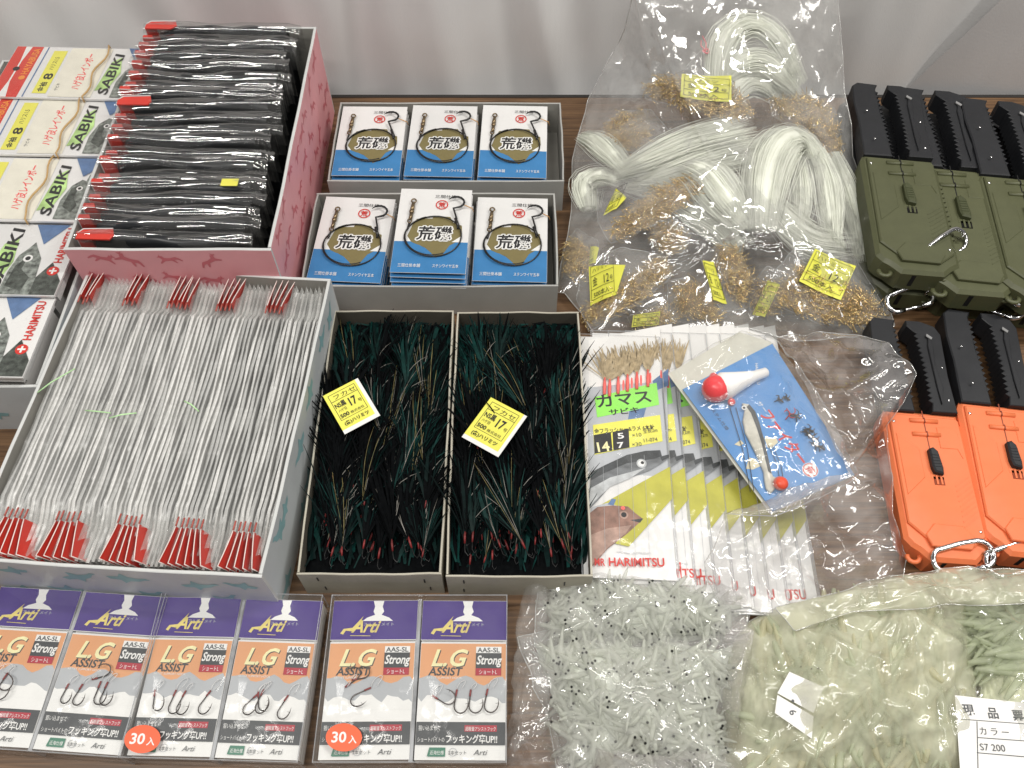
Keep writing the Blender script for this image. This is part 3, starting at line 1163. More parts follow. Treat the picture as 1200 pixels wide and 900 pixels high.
hm = {}
EN = ['first', 'second', 'third', 'fourth', 'fifth', 'sixth']
bc, bs = math.cos(math.radians(-3.6)), math.sin(math.radians(-3.6))
for i in range(NP):
    lx = -12.35 + i * PW + .05
    ly = R.uniform(-.12, .12)
    x, y = -32.9 + lx * bc - ly * bs, 42.5 + lx * bs + ly * bc
    isf = [g_ for g_ in front_groups if g_[0] <= i < g_[1]]
    isb = [g_ for g_ in back_groups if g_[0] <= i < g_[1]]
    if isf:
        lab = 'thin grey packet with red front header, in the %s red bunch from the left' % EN[front_groups.index(isf[0])]
    elif isb:
        lab = 'thin grey packet with red back header, in the %s rear bunch from the left' % EN[back_groups.index(isb[0])]
    else:
        lab = 'plain thin grey packet on edge, in the %s of the filed row' % ('left third' if i < 18 else 'middle' if i < 36 else 'right third')
    t = thing('grey_packet', lab, 'tackle packet', (x, y, R.uniform(-.12, .12)), math.radians(-3.6) + R.uniform(-.004, .004), 'grey packets filed on edge in the patterned carton')
    a, b = pk[R.randrange(6)]
    put_part('card', a, t)
    put_part('sleeve', b, t)
    if isf:
        j = i - isf[0][0]
        last = (i == isf[0][1] - 1)
        key = ('f', j if not last else 'L', isf[0][2])
        if key not in hm:
            fan = -.55 + j * .28
            hm[key] = header_mesh(True, fan, (.62 if not last else 1.05) * isf[0][2])
        put_part('header', hm[key], t)
    elif isb:
        j = i - isb[0][0]
        key = ('b', j)
        if key not in hm:
            hm[key] = header_mesh(False, .3 + j * .15, -1.5 + .12 * j)
        put_part('header', hm[key], t)
# snippets of pale green thread lying across the packets
THR = pm('pale_green_thread', (.55, .85, .45), .4)
for k, (a, b, c) in enumerate([((44, 460), (60, 448), (88, 432)), ((100, 481), (112, 482), (130, 484)), ((128, 490), (142, 486), (160, 484)),
                               ((216, 470), (224, 474), (233, 482))]):
    mb = MB()
    mb.tube([W(*a, 8.95), W(*b, 9.25), W(*c, 9.0)], .07, THR, 5)
    tag(mb.build('thread_snippet'), 'pale green thread snippet lying over the grey packets, ' + ['longest, near the left rim', 'left of the two in the middle', 'right of the two in the middle', 'curved one right of centre'][k],
        'thread', 'thread snippets on the grey packets')

# ---------------------------------------------------------------- feathers
FB = [pm('feather_black', (.003, .0035, .004), .8, .3, 200, spec=.04, rnd=.2), pm('feather_green', (.0012, .0085, .008), .6, .4, 160, spec=.1, rnd=.4),
      pm('feather_teal', (.0016, .023, .020), .55, .4, 160, spec=.14, rnd=.5)]
QUILL = pm('golden_quill', (.17, .14, .055), .45, .3, 200, rnd=.3)
QUILG = pm('grey_quill', (.18, .17, .15), .45, .3, 200)
REDTH = pm('red_thread', (.17, .018, .018), .5, .3, 300, rnd=.3)


def ribbon(mb, pts, w, mat, twist=0.0):
    pts = [Vector(p) for p in pts]
    n = len(pts)
    vs = []
    for i, p in enumerate(pts):
        t = (pts[min(i + 1, n - 1)] - pts[max(i - 1, 0)]).normalized()
        s = t.cross(Vector((math.sin(twist), 0, math.cos(twist)))).normalized()
        ww = w * math.sin(math.pi * min(.97, .12 + .85 * i / (n - 1))) ** .7
        vs += [p - s * ww / 2, p + s * ww / 2]
    mb.add(vs, [(2 * i, 2 * i + 1, 2 * i + 3, 2 * i + 2) for i in range(n - 1)], mat, True)


def jig_mesh(seed, kind):
    q = random.Random(seed)
    mb = MB()
    L = q.uniform(6.0, 9.5)
    # thread-wrapped butt and dark hook below it
    mb.tube([(0, 0, 0), (.02, .6, .1), (.05, 1.35, .18)], [.085, .115, .09], REDTH, 6)
    mb.tube([(0, 0, 0), (0, -.7, -.1), (.25, -1.1, -.05), (.5, -.85, .1)], [.05, .05, .05, .01], WIRE, 4)
    dark = [FB[0], FB[0], FB[1]] if kind == 0 else ([FB[1], FB[0], FB[2]] if kind == 1 else [FB[0], FB[0], FB[0]])
    for k in range(40):
        a = q.gauss(0, .17)
        l = L * q.uniform(.55, 1)
        bend = q.gauss(0, .8)
        zz = q.uniform(.0, .9)
        P = []
        for i in range(6):
            u = i / 5
            P.append((math.sin(a) * l * u + bend * u * u, .8 + math.cos(a) * l * u, .15 + zz * math.sin(u * 2.6)))
        ribbon(mb, P, q.choice([q.uniform(.05, .14), q.uniform(.08, .2), q.uniform(.15, .42)]), q.choice(dark), q.uniform(-.5, .5))
    for k in range(7):   # loose barbs
        a = q.gauss(0, .35)
        l = L * q.uniform(.3, .7)
        s = q.uniform(1, 4)
        P = [(math.sin(a) * l * u, s + math.cos(a) * l * u, .4 + .9 * u * (1 - u) * 2) for u in (0, .35, .7, 1)]
        ribbon(mb, P, .06, q.choice(dark + [QUILG]), .3)
    if (kind == 1 and seed % 2) or q.random() < .1:
        for k in range(q.choice([1, 2, 3])):
            a = q.gauss(0, .12)
            l = L * q.uniform(.9, 1.25)
            b = q.uniform(-.6, .6)
            P = [(math.sin(a) * l * u + b * u ** 3, .5 + math.cos(a) * l * u, .5 + .7 * math.sin(u * 3)) for u in np.linspace(0, 1, 8)]
            mb.tube(P, [.022 + .02 * (i % 2) for i in range(8)], QUILL if q.random() < .6 else QUILG, 3)
    return mb.mesh('feather_jig')


jm = [jig_mesh(900 + k, [0, 1, 2][k % 3]) for k in range(12)]
for bx, (x0, x1, y0, y1) in enumerate([(-18.9, -6.6, 28.3, 56.3), (-5.6, 6.9, 28.1, 56.1)]):
    fill = MB()
    for k in range(900):
        x, y = R.uniform(x0, x1), R.uniform(y0, y1 - 1.5)
        l = R.uniform(3, 6)
        a = R.gauss(0, .3)
        P = [(min(max(x + math.sin(a) * l * u, x0), x1), min(y + l * u, y1), 3.2 + R.uniform(-.3, .5) + .5 * u * (1 - u)) for u in (0, .5, 1)]
        ribbon(fill, P, R.uniform(.2, .6), R.choice(FB), R.uniform(-.5, .5))
    fill.box(x0 - .05, x1 + .05, y0 - .8, y1 + .1, .3, 3.0, FB[0])
    tag(fill.build('feather_bed'), 'dense bed of black plumes deep in the %s beige tray' % ('left' if bx == 0 else 'right'), 'feathers', None, 'stuff')
    n = 145
    for k in range(n):
        v = (k + .5) / n
        y = y1 - 7.0 - (y1 - y0 - 7.4) * v + R.uniform(-.8, .8)
        # butts crowd towards the front
        if R.random() < .5:
            y = y0 + .3 + (R.random() ** 1.1) * 14
        x = x0 + .8 + (x1 - x0 - 1.6) * R.random()
        z = 3.6 + .8 * R.random() + (.75 if R.random() < .4 else 0)
        x = min(max(x, x0 + 1.3), x1 - 1.5)
        a = R.gauss(-.03 if bx == 0 else .05, .22)
        a = max(min(a, (x - x0) * .07), -(x1 - x) * .07)
        kind = R.random()
        m_ = jm[R.choice([1, 4, 7, 10])] if (y > y0 + 14 and kind < .6) or kind < .12 else jm[R.randrange(12)]
        o = bpy.data.objects.new('feather_jig', m_)
        COL.objects.link(o)
        o.location = (x * .01, y * .01, z * .01)
        o.rotation_euler = (math.radians(R.uniform(-4, 2)), math.radians(R.uniform(-20, 20)), a)
        s = R.uniform(.75, 1.05)
        s = min(s, (y1 + .9 - y) / 9.4)
        o.scale = (s, s, s)
        tag(o, 'black-green feather jig with red thread butt among the many in the %s beige tray' % ('left' if bx == 0 else 'right'), 'feather lure',
            'feather jigs packed in the %s tray' % ('left' if bx == 0 else 'right'))


def price_tag(A, B, C, z, words):
    """A bottom-left, B bottom-right, C top-left pixels"""
    f = Frame(A, B, z)
    h = Vector(W(*C, z)[:2]) - f.o.xy
    h = h.length
    w = f.len
    mb = MB()
    mb.box(0, w, 0, h, -.05, 0, PAPER)
    mb.rect(.0, .45, w - .35, h, YEL)
    x0, x1, yb, yt = w * .1, w * .84, h * .3, h * .93
    for a, b in (((x0, yb), (x1, yb)), ((x1, yb), (x1, yt)), ((x1, yt), (x0, yt)), ((x0, yt), (x0, yb)), ((x0, h * .76), (x1, h * .76))):
        mb.line([a, b], .05, BLACKINK)
    mb.text('フカセ', x0 + .3, h * .79, h * .12, BLACKINK, w=(x1 - x0) * .85)
    mb.text('NS黒', x0 + .1, h * .59, h * .145, BLACKINK, w=w * .3, bold=True)
    mb.text('17', x0 + w * .36, h * .50, h * .27, BLACKINK, w=w * .24, bold=True)
    mb.text('号', x1 - w * .13, h * .50, h * .09, BLACKINK)
    mb.text('ハゲ羽', x0 + .2, h * .48, h * .08, BLACKINK, w=w * .22)
    mb.text('500', x0 + .1, h * .34, h * .12, BLACKINK, w=w * .24, bold=True)
    mb.text('株式会社', x0 + w * .3, h * .34, h * .07, BLACKINK, w=w * .38)
    mb.text('(各)ハリミツ', x0 + .1, h * .16, h * .1, BLACKINK, w=w * .68, bold=True)
    o = mb.build('price_tag')
    f.put(o)
    o.rotation_euler = (math.radians(4), math.radians(-3), f.ang)
    tag(o, words, 'price tag', 'yellow price tags on the feather trays')


price_tag((404, 509), (446, 488), (384, 464), 6.3, 'yellow price tag tilted left, lying on the left feather tray')
price_tag((541, 512), (584, 537), (576, 468), 6.3, 'yellow price tag tilted right, lying on the right feather tray')

# ---------------------------------------------------------------- clear boxes of assist hooks at the front
PURPLE = pm('purple_ink', (.065, .035, .22), .3, .12, 12, coat=.4)
TAN = pm('apricot_ink', (.72, .35, .17), .4, .05, 20)
MIST = pm('mist_grey_ink', (.44, .46, .48), .45, .06, 25)
GOLD = pm('gold_ink', (.72, .60, .20), .35, .2, 80, metal=.15)
GOLDL = pm('pale_gold_ink', (.85, .80, .45), .35, .1, 80)
CHAR = pm('charcoal_ink', (.055, .06, .065), .4, .06)
WINE = pm('wine_ink', (.42, .03, .05), .4, .05)
GREEN = pm('deep_green_ink', (.05, .20, .13), .4, .05)
STICK = pm('vermilion_sticker', (.86, .13, .045), .35, .03)
GUN = pm('gunmetal_hook', (.10, .085, .08), .3, .15, metal=.7)
TWRAP = pm('maroon_wrap', (.25, .04, .04), .5)
LINEW = pm('white_line', (.78, .78, .78), .35)
RIGID = film('rigid_clear', milk=.02, base=.035, edge=.6, rough=.04, bump=0)
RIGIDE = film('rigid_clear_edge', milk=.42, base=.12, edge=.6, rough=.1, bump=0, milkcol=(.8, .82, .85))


def assist_card(seed, hooks):
    q = random.Random(seed)
    w, h = 7.1, 9.6
    a = MB()
    a.box(-.05, w + .05, 9.75, 13.3, -.06, 0, PAPER)
    a.rect(-.04, 9.8, w + .04, 13.28, PURPLE)
    a.poly([(3.35, 13.26), (4.25, 13.26), (4.15, 12.75), (4.3, 12.3), (4.1, 12.0), (4.75, 11.75), (5.1, 11.45), (2.55, 11.45), (2.9, 11.75), (3.55, 12.0),
            (3.4, 12.3), (3.5, 12.75)], WHITEINK)
    a.text('アルティメイト', 2.6, 11.02, .36, MIST, w=2.6)
    a.text('Arti', 1.7, 10.45, 1.5, GOLD, w=2.1, shear=.35, bold=True)
    a.poly([(.75, 10.35), (1.0, 10.75), (1.75, 10.85), (2.6, 11.9), (2.3, 11.2), (1.9, 10.5), (1.2, 10.6), (1.0, 10.25)], GOLD)
    a.line([(1.6, 10.15), (3.3, 10.12)], .05, GOLD)
    b = MB()
    b.box(0, w, 0, h, -.06, 0, PAPERG)
    b.rect(.02, .02, w - .02, h - .12, WHITEINK)
    b.rect(.03, 5.6, w - .03, h - .13, TAN)
    top = [(.03, 6.5)] + [(x, 6.35 + .35 * math.sin(x * 2.1 + q.uniform(-.2, .2)) + q.uniform(-.1, .1)) for x in np.linspace(.3, w - .3, 14)] + [(w - .03, 6.3)]
    bot = [(w - .03, 4.5)] + [(x, 4.6 + .5 * abs(math.sin(x * 1.4)) + q.uniform(-.25, .15)) for x in np.linspace(w - .3, .3, 16)] + [(.03, 4.9)]
    b.poly([(x, max(4.0, y - .9)) for x, y in top] + [(w - .03, 3.9), (.03, 3.9)], WHITEINK)
    b.poly(top + bot, MIST)
    for dx, c in ((.07, CHAR), (0, GOLDL)):
        b.text('L.G', .85 + dx, 7.55 - dx, 2.0, c, w=2.75, bold=True, shear=.3)
    b.text('ASSIST', .75, 6.75, .95, CHAR, w=2.7, bold=True, shear=.15)
    b.text('ARTIST SUPPORT HOOK', .6, 6.45, .26, WHITEINK, w=2.9)
    b.rect(4.6, 8.65, 6.7, 9.2, WHITEINK)
    b.text('AAS-SL', 4.72, 8.72, .56, CHAR, w=1.85, bold=True)
    b.rect(4.6, 7.35, 6.7, 8.65, CHAR)
    b.text('Strong', 4.62, 7.7, 1.05, WHITEINK, w=2.05, shear=.2, bold=True)
    b.rect(4.6, 6.75, 6.7, 7.35, WINE)
    b.text('ショートL', 4.85, 6.87, .46, WHITEINK, w=1.5)
    b.rect(.03, 1.15, w - .03, 2.95, CHAR)
    b.text('狙い込ませて', .2, 2.3, .44, WHITEINK, w=1.75)
    b.rect(3.85, 2.2, 6.4, 2.7, WINE)
    b.text('超軽量アシストフック', 3.92, 2.28, .36, WHITEINK, w=2.4)
    b.text('ショートバイトの', .15, 1.4, .42, WHITEINK, w=2.15)
    b.text('フッキング率UP!!', 2.35, 1.35, .72, WHITEINK, w=4.1, bold=True)
    b.poly([(1.0, .3), (1.15, .95), (2.4, .95), (2.4, .25), (1.1, .25)], GREEN)
    b.text('近海仕様', 1.2, .42, .36, WHITEINK, w=1.1)
    b.ring(3.0, .6, .32, .04, MIST)
    b.text('2本セット', 2.65, .42, .36, CHAR, w=1.4)
    b.text('Arti', 4.6, .38, .6, CHAR, w=1.0, shear=.3)
    c = MB()
    d = MB()
    for (x, y, s, rot) in hooks:
        sharp_hook(c, x, y, s, GUN, rot, r=.055, z=.12, n=5)
        cc, ss = math.cos(rot), math.sin(rot)
        p0 = (x - 1.65 * s * ss, y + 1.65 * s * cc)
        c.tube([(p0[0], p0[1], .15), (p0[0] + .55 * s * ss, p0[1] - .55 * s * cc, .17)], .085, TWRAP, 5)
        e = q.uniform(.3, .9)
        pts = [(p0[0], p0[1], .15)]
        for k in range(1, 9):
            t = k / 8 * math.pi * 1.5
            pts.append((p0[0] + e * .5 * (1 - math.cos(t)) * q.choice([1, 1.0]), p0[1] + e * 1.1 * math.sin(t * .66), .2 + .02 * k))
        d.tube(pts, .028, LINEW, 4)
    return a.mesh('header'), b.mesh('printed_card'), c.mesh('hook'), d.mesh('line')


HK = [[(1.3, 3.6, .95, .1), (2.6, 3.6, 1.0, -.25), (3.3, 3.6, 1.0, -.35), (5.2, 3.8, 1.0, -.55)],
      [(.9, 3.9, .85, -.2), (1.9, 3.9, .9, -.3), (3.6, 4.0, 1.0, -.1), (4.1, 4.0, 1.0, -.15), (4.3, 6.2, .85, 1.9)],
      [(1.6, 4.0, .95, -.8), (2.6, 3.9, 1.0, -.35), (3.0, 3.8, .9, .2), (4.6, 3.6, 1.0, -.5)],
      [(2.2, 5.0, 1.0, -1.15), (2.8, 6.6, .9, 2.2), (3.4, 6.5, .8, 1.7)],
      [(2.5, 4.2, .95, 1.0), (2.9, 3.9, 1.0, -.15), (4.1, 3.9, 1.0, -.1), (5.3, 4.0, 1.0, -.2)],
      [(2.0, 4.0, 1.1, -.2), (2.8, 4.0, 1.15, -.3), (3.6, 4.2, 1.1, 1.0)]]
acards = [assist_card(60 + i, h) for i, h in enumerate(HK)]
boxes = [((-80, 872), (138, 887), 'leftmost, cut off by the picture edge', (5, 1), False),
         ((140, 887), (348, 893), 'middle of the three, red count sticker at its left', (0, 2), True),
         ((366, 893), (597, 893), 'right of the three, red count sticker below a lone hook', (3, 4), True)]
for A, B, wd, cards, st in boxes:
    f = Frame(A, B, 3.4)
    if A[0] == 366:
        f.ang = f.ang
    Wb, Db, Hb = min(f.len, 15.7), 13.9, 3.4
    t = thing('hook_case', 'clear plastic hook box, ' + wd, 'clear box', (f.o.x, f.o.y, 0), f.ang,
              'clear boxes of assist hooks along the front')
    mb = MB()
    mb.prism([(0, 0), (Wb, 0), (Wb, Db), (0, Db)], .05, Hb, RIGID, .06)
    mb.build('lid', t)
    mb = MB()
    e = [(0, 0), (Wb, 0), (Wb, Db), (0, Db)]
    mb.tube([(x, y, Hb - .02) for x, y in e], .055, RIGIDE, 4, closed=True, smooth=False)
    for x, y in e:
        mb.tube([(x, y, .1), (x, y, Hb - .05)], .06, RIGIDE, 4, smooth=False)
    mb.box(Wb / 2 - .18, Wb / 2 + .18, .1, Db - .1, .1, 2.6, RIGIDE)
    mb.build('edge', t)
    sc = (Wb / 2 - .38) / 7.1
    for j, ci in enumerate(cards):
        ox = .28 + j * (Wb / 2 + .02)
        p = thing('hook_packet', None, None, (0, 0, 0), 0)
        del_label = p
        me = acards[ci]
        lab = ('hook packet printed Strong, left half of the clear box ' if j == 0 else 'hook packet printed Strong, right half of the clear box ') + wd.split(',')[0]
        tag(p, lab, 'tackle packet', 'assist hook packets in the clear boxes')
        c_, s_ = math.cos(f.ang), math.sin(f.ang)
        p.location = ((f.o.x + ox * c_ - .25 * s_) * .01, (f.o.y + ox * s_ + .25 * c_) * .01, .027 + .0006 * j)
        p.rotation_euler = (math.radians(.5), 0, f.ang + math.radians([.4, -.3][j]))
        p.scale = (sc, 1, 1)
        for m_, n_ in zip(me, ('header', 'printed_card', 'hook', 'line')):
            put_part(n_, m_, p)
        mb = MB()
        xx, yy = np.meshgrid(np.linspace(0, 7.15, 30), np.linspace(0, 13.3, 40), indexing='ij')
        mb.grid(np.stack([xx, yy, .33 + crumple(xx, yy, 8, 4, .03, .5, 70 + ci + j)], -1), CLEARG)
        mb.build('sleeve', p)
        # packets stacked below
        for k in range(3):
            u = thing('hook_packet', lab.replace('printed Strong', 'hidden lower'), 'tackle packet', (0, 0, 0), 0, 'assist hook packets in the clear boxes')
            u.location = (p.location.x, p.location.y, .021 - .0065 * k)
            u.rotation_euler = p.rotation_euler
            mb = MB()
            mb.box(0, 7.1 * sc, .05, 13.2, -.3, .2, PAPER)
            mb.build('card', u)
    if st:
        sx, sy = ((403, 864) if A[0] == 366 else (167, 866))
        lx, ly = f.L(sx, sy)
        mb = MB()
        mb.zl = .01
        mb.disc(lx, ly, 1.5, STICK, ry=1.08, n=36, rot=-.12)
        mb.text('30', lx - 1.05, ly - .38, 1.15, WHITEINK, w=1.25, bold=True)
        mb.text('入', lx + .4, ly - .42, .68, WHITEINK, bold=True)
        o = mb.build('count_sticker', t)
        o.location = (0, 0, Hb * .01)

# ---------------------------------------------------------------- fan of kamasu sabiki packs
SKYG = pm('silver_grey_ink', (.47, .49, .52), .35, .08, 12)
LIMEB = pm('vivid_lime_ink', (.30, .80, .12), .4, .04)
YEL2 = pm('mustard_yellow_ink', (.47, .45, .06), .4, .1, 60)
FISHG = pm('fish_grey_print', (.16, .17, .18), .4, .45, 120, rnd=0, stretch=(.4, 1, 1))
FISHD = pm('fish_dark_print', (.055, .06, .065), .4, .35, 120, rnd=0)
FISHL = pm('fish_silver_print', (.50, .52, .53), .35, .25, 100, rnd=0)
FISHR = pm('bream_brown_print', (.26, .145, .11), .4, .35, 110, rnd=0)
FISHR2 = pm('bream_pink_print', (.40, .26, .21), .4, .3, 110, rnd=0)
HAIRT = pm('tan_fishskin', (.42, .33, .20), .45, .3, 200)
PINKF = pm('hot_pink_wrap', (.95, .16, .14), .4)
fk = Frame((684, 669), (793, 672), 2.9)
sk = fk.len
HKM = 26.5


def kamasu_mesh():
    mb = MB()
    L = lambda px, py: fk.L(px, py)
    w = sk
    mb.box(0, w, -.8, HKM, -.05, 0, PAPERG)
    P = lambda pts, m: mb.poly([L(*p) for p in pts], m)
    P([(690, 555), (688, 455), (782, 447), (785, 560)], SKYG)
    P([(690, 400), (774, 384), (777, 445), (690, 456)], PAPER)
    P([(687, 470), (776, 455), (777, 458), (687, 474)], MIST)
    P([(765, 447), (784, 432), (784, 452), (770, 458)], NAVY)
    P([(738, 482), (758, 478), (754, 492), (736, 495)], NAVY)
    P([(697, 467), (770, 449), (773, 475), (700, 491)], LIMEB)
    x, y = L(699, 479)
    mb.text('カマス', x, y, 1.75, BLACKINK, w=5.9, rot=.17, bold=True)
    x, y = L(714, 488)
    mb.text('サビキ', x, y, .8, BLACKINK, w=3.2, rot=.15, bold=True)
    P([(695, 500), (774, 487), (777, 518), (697, 535)], YEL)
    x, y = L(697, 510)
    mb.text('金フラッシャー&ラメ 6本針', x, y, .62, BLACKINK, w=6.2, rot=.13, bold=True)
    P([(696, 512), (716, 508), (718, 530), (697, 534)], BLACKINK)
    P([(718, 508), (737, 504), (738, 526), (719, 530)], BLACKINK)
    x, y = L(698, 532)
    mb.text('14', x, y, 1.5, GOLDL, w=1.5, rot=.15, bold=True)
    x, y = L(724, 516)
    mb.text('5', x, y, .9, WHITEINK, w=.7, rot=.15, bold=True)
    x, y = L(724, 527)
    mb.text('7', x, y, .9, WHITEINK, w=.7, rot=.15, bold=True)
    for (a, b, s) in ((741, 514, '×10'), (741, 525, '×30'), (754, 509, '全長2m'), (754, 520, '11-074')):
        x, y = L(a, b)
        mb.text(s, x, y, .6, CHAR, rot=.15, w=1.0 if len(s) < 4 else 1.5)
    # barracuda-like head
    P([(691, 580), (693, 556), (708, 548), (735, 535), (757, 530), (774, 529), (776, 536), (783, 534), (786, 537), (775, 545), (762, 553), (738, 562), (715, 572), (700, 590), (690, 600)], FISHG)
    P([(693, 556), (708, 548), (735, 535), (757, 530), (774, 529), (776, 536), (768, 539), (735, 545), (710, 556), (692, 566)], FISHD)
    P([(692, 575), (715, 562), (740, 555), (757, 550), (738, 563), (715, 573), (697, 590), (690, 598)], FISHL)
    P([(774, 537), (784, 534), (787, 536), (776, 542)], FISHD)
    x, y = L(752, 545)
    mb.disc(x, y, .5, FISHL); mb.disc(x, y, .34, WHITEINK); mb.disc(x + .08, y + .08, .17, BLACKINK)
    # yellow sweep
    P([(694, 600), (786, 548), (789, 585), (737, 643), (722, 640), (700, 612)], YEL2)
    P([(690, 610), (694, 597), (712, 592), (740, 600), (728, 608)], SKYG)
    # sea bream
    P([(689, 668), (689, 606), (700, 597), (718, 595), (736, 596), (745, 604), (753, 610), (748, 616), (735, 628), (712, 646), (694, 667)], FISHR)
    P([(690, 660), (692, 630), (712, 622), (740, 618), (733, 628), (712, 645), (694, 664)], FISHR2)
    P([(738, 612), (754, 610), (750, 615)], FISHD)
    P([(712, 594), (717, 587), (722, 588), (719, 595)], NAVY)
    x, y = L(731, 606)
    mb.disc(x, y, .42, FISHR2); mb.disc(x, y, .26, BLACKINK); mb.disc(x - .05, y + .7, .2, PINKF)
    x, y = L(695, 667)
    mb.text('MR', x + .1, y + .1, 1.0, REDINK, w=1.0, bold=True)
    mb.text('HARIMITSU', x + 1.4, y + .1, 1.15, REDINK, w=5.2, bold=True, rot=.03)
    mb.text('HIGHER & FISHING', x + 2.2, y + 1.35, .3, MIST, w=3.2)
    for xx in (2.0, 3.4, 4.8, 6.1):
        mb.line([(xx, .5), (xx + .1, 12)], .025, MIST)
    return mb


kmesh = kamasu_mesh().mesh('printed_card')


def kamasu_rig():
    a = MB()
    g = random.Random(5)
    for i, (px, py) in enumerate(((708, 456), (714, 458), (724, 455), (735, 452), (746, 449), (759, 446))):
        x, y = fk.L(px, py)
        a.tube([(x, y - .9, .15), (x + .05, y + .2, .2), (x + .1, y + 1.2, .2)], [.16, .19, .1], PINKF, 6)
        for k in range(16):
            an = g.gauss(.05, .28)
            l = g.uniform(2.2, 4.2)
            ribbon(a, [(x + .1 + math.sin(an) * l * u + g.uniform(-.1, .1), y + 1.0 + math.cos(an) * l * u, .22 + .2 * u) for u in (0, .3, .6, 1)], g.uniform(.15, .4), HAIRT, g.uniform(-.4, .4))
    return a.mesh('lure_row')


krig = kamasu_rig()
fans = [((684, 669), 3.1, 0), ((704, 675), 2.75, .3), ((728, 683), 2.5, .2), ((750, 691), 2.25, -.2), ((771, 698), 1.95, -.1), ((792, 704), 1.65, -.3),
        ((814, 708), 1.35, -.2), ((835, 709), 1.05, -.4), ((852, 708), .8, -.3)]
ordn = ['on top, its whole face showing', 'second in the fan', 'third in the fan', 'fourth in the fan', 'fifth in the fan', 'sixth in the fan', 'seventh in the fan',
        'eighth in the fan', 'lowest in the fan, at the right']
for i, (px, z, rr) in enumerate(fans):
    p = W(*px, z)
    t = thing('sabiki_pack', 'tall kamasu rig pack with fish print, ' + ordn[i], 'tackle packet', (p[0], p[1] + .2, z), fk.ang + math.radians(rr),
              'fanned kamasu rig packs beside the feather tray')
    t.rotation_euler = (math.radians(-.3), math.radians(1.6), fk.ang + math.radians(rr))
    ks = min(1.16, (W(800, 391, z)[1] - p[1]) / HKM) if i else 1.0
    t.scale = (1, ks, 1)
    put_part('printed_card', kmesh, t)
    if i < 3:
        put_part('lure_row', krig, t)
    mb = MB()
    xx, yy = np.meshgrid(np.linspace(-.15, sk + .2, 26), np.linspace(-.9, HKM + .2, 90), indexing='ij')
    mb.grid(np.stack([xx, yy, .2 + .16 * np.sin(np.pi * np.clip((xx + .15) / (sk + .35), 0, 1)) + .18 * np.exp(-((yy - 21.5) / 3) ** 2) + crumple(xx, yy, 14, 3, .05, .45, 210 + i)], -1),
            CLEARG)
    mb.tube([(-.15, -.9, .2), (-.15, HKM + .2, .2), (sk + .2, HKM + .2, .2), (sk + .2, -.9, .2)], .05, RIGIDE, 4, closed=True, smooth=False)  # grey sleeve edge lines and strip, put in as shadow gaps between packs
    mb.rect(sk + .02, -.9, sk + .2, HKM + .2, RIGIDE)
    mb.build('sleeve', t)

# ---------------------------------------------------------------- blue lure card in its bag
BLUEC = pm('sky_blue_card', (.085, .27, .60), .35, .05, 15)
CREAMC = pm('cream_backing', (.62, .61, .53), .4, .06)
fb = Frame((800, 455), (907, 597), 4.6)
Lb = fb.L
t = thing('lure_pack', 'blue lure card with cone float and printed minnow in a crinkled clear bag', 'tackle packet', (fb.o.x, fb.o.y, 4.6), fb.ang)
t.rotation_euler = (math.radians(2), math.radians(1.5), fb.ang)
mb = MB()
q = lambda pts: [Lb(*p) for p in pts]
mb.prism([p for p in q([(783, 437), (905, 599), (925, 590), (1000, 556), (903, 402), (866, 390)])], -.35, -.25, CREAMC)
mb.build('backing', t)
mb = MB()
mb.prism(q([(800, 456), (907, 597), (1002, 556), (961, 490), (904, 405)]), -.12, 0, BLUEC, .02)
x, y = Lb(886, 470)
mb.text('サーフキャスター', *Lb(886, 472), .62, WHITEINK, w=5.6, rot=0.02)
mb.text('ファイター', *Lb(889, 484), 1.6, REDINK, w=6.6, rot=0.0, bold=True)
mb.text('HARIMITSU', *Lb(884, 427), .45, WHITEINK, w=2.6, rot=-.55)
mb.text('ベイトシステム仕掛', *Lb(818, 460), .45, CHAR, w=5.0)
x, y = Lb(950, 550)
mb.disc(x, y, .78, WHITEINK); mb.ring(x, y, .72, .1, REDINK); mb.text('荒', x, y - .4, .9, REDINK, align='c', bold=True)
mb.build('printed_card', t)
mb = MB()   # minnow
body = [(869, 474), (872, 482), (870, 494), (873, 508), (881, 523), (889, 538), (895, 553), (896, 563), (898, 572), (903, 578), (908, 573), (912, 560), (906, 558), (901, 545),
        (898, 530), (894, 512), (889, 496), (884, 483), (877, 475)]
mb.prism(q(body)[::1], .0, .35, pm('minnow_silver', (.62, .60, .52), .25, .2, 120), .12, True)
mb.poly(q([(876, 476), (884, 484), (890, 498), (896, 514), (900, 532), (905, 553), (901, 552), (896, 532), (890, 512), (884, 497), (878, 484)]), FISHD)
mb.zl = .36
mb.poly(q([(877, 476), (884, 484), (889, 497), (893, 511), (897, 528), (901, 545), (904, 556), (900, 553), (896, 538), (892, 521), (886, 503), (879, 486), (874, 479)]), FISHD)
x, y = Lb(871, 480)
mb.disc(x, y, .25, WHITEINK); mb.disc(x, y, .14, BLACKINK)
mb.zl = .02
mb.poly(q([(878, 535), (875, 548), (883, 549), (892, 545), (886, 537)]), pm('fin_cream', (.66, .60, .42), .5))
mb.poly(q([(896, 513), (910, 513), (912, 518), (905, 524), (900, 524)]), pm('fin_cream', (.66, .60, .42), .5))
mb.poly(q([(861, 520), (868, 515), (872, 519), (867, 522)]), pm('fin_cream', (.66, .60, .42), .5))
mb.build('minnow', t)


def local3(px, py, z):
    a = Lb(px, py)
    return (a[0], a[1], z)


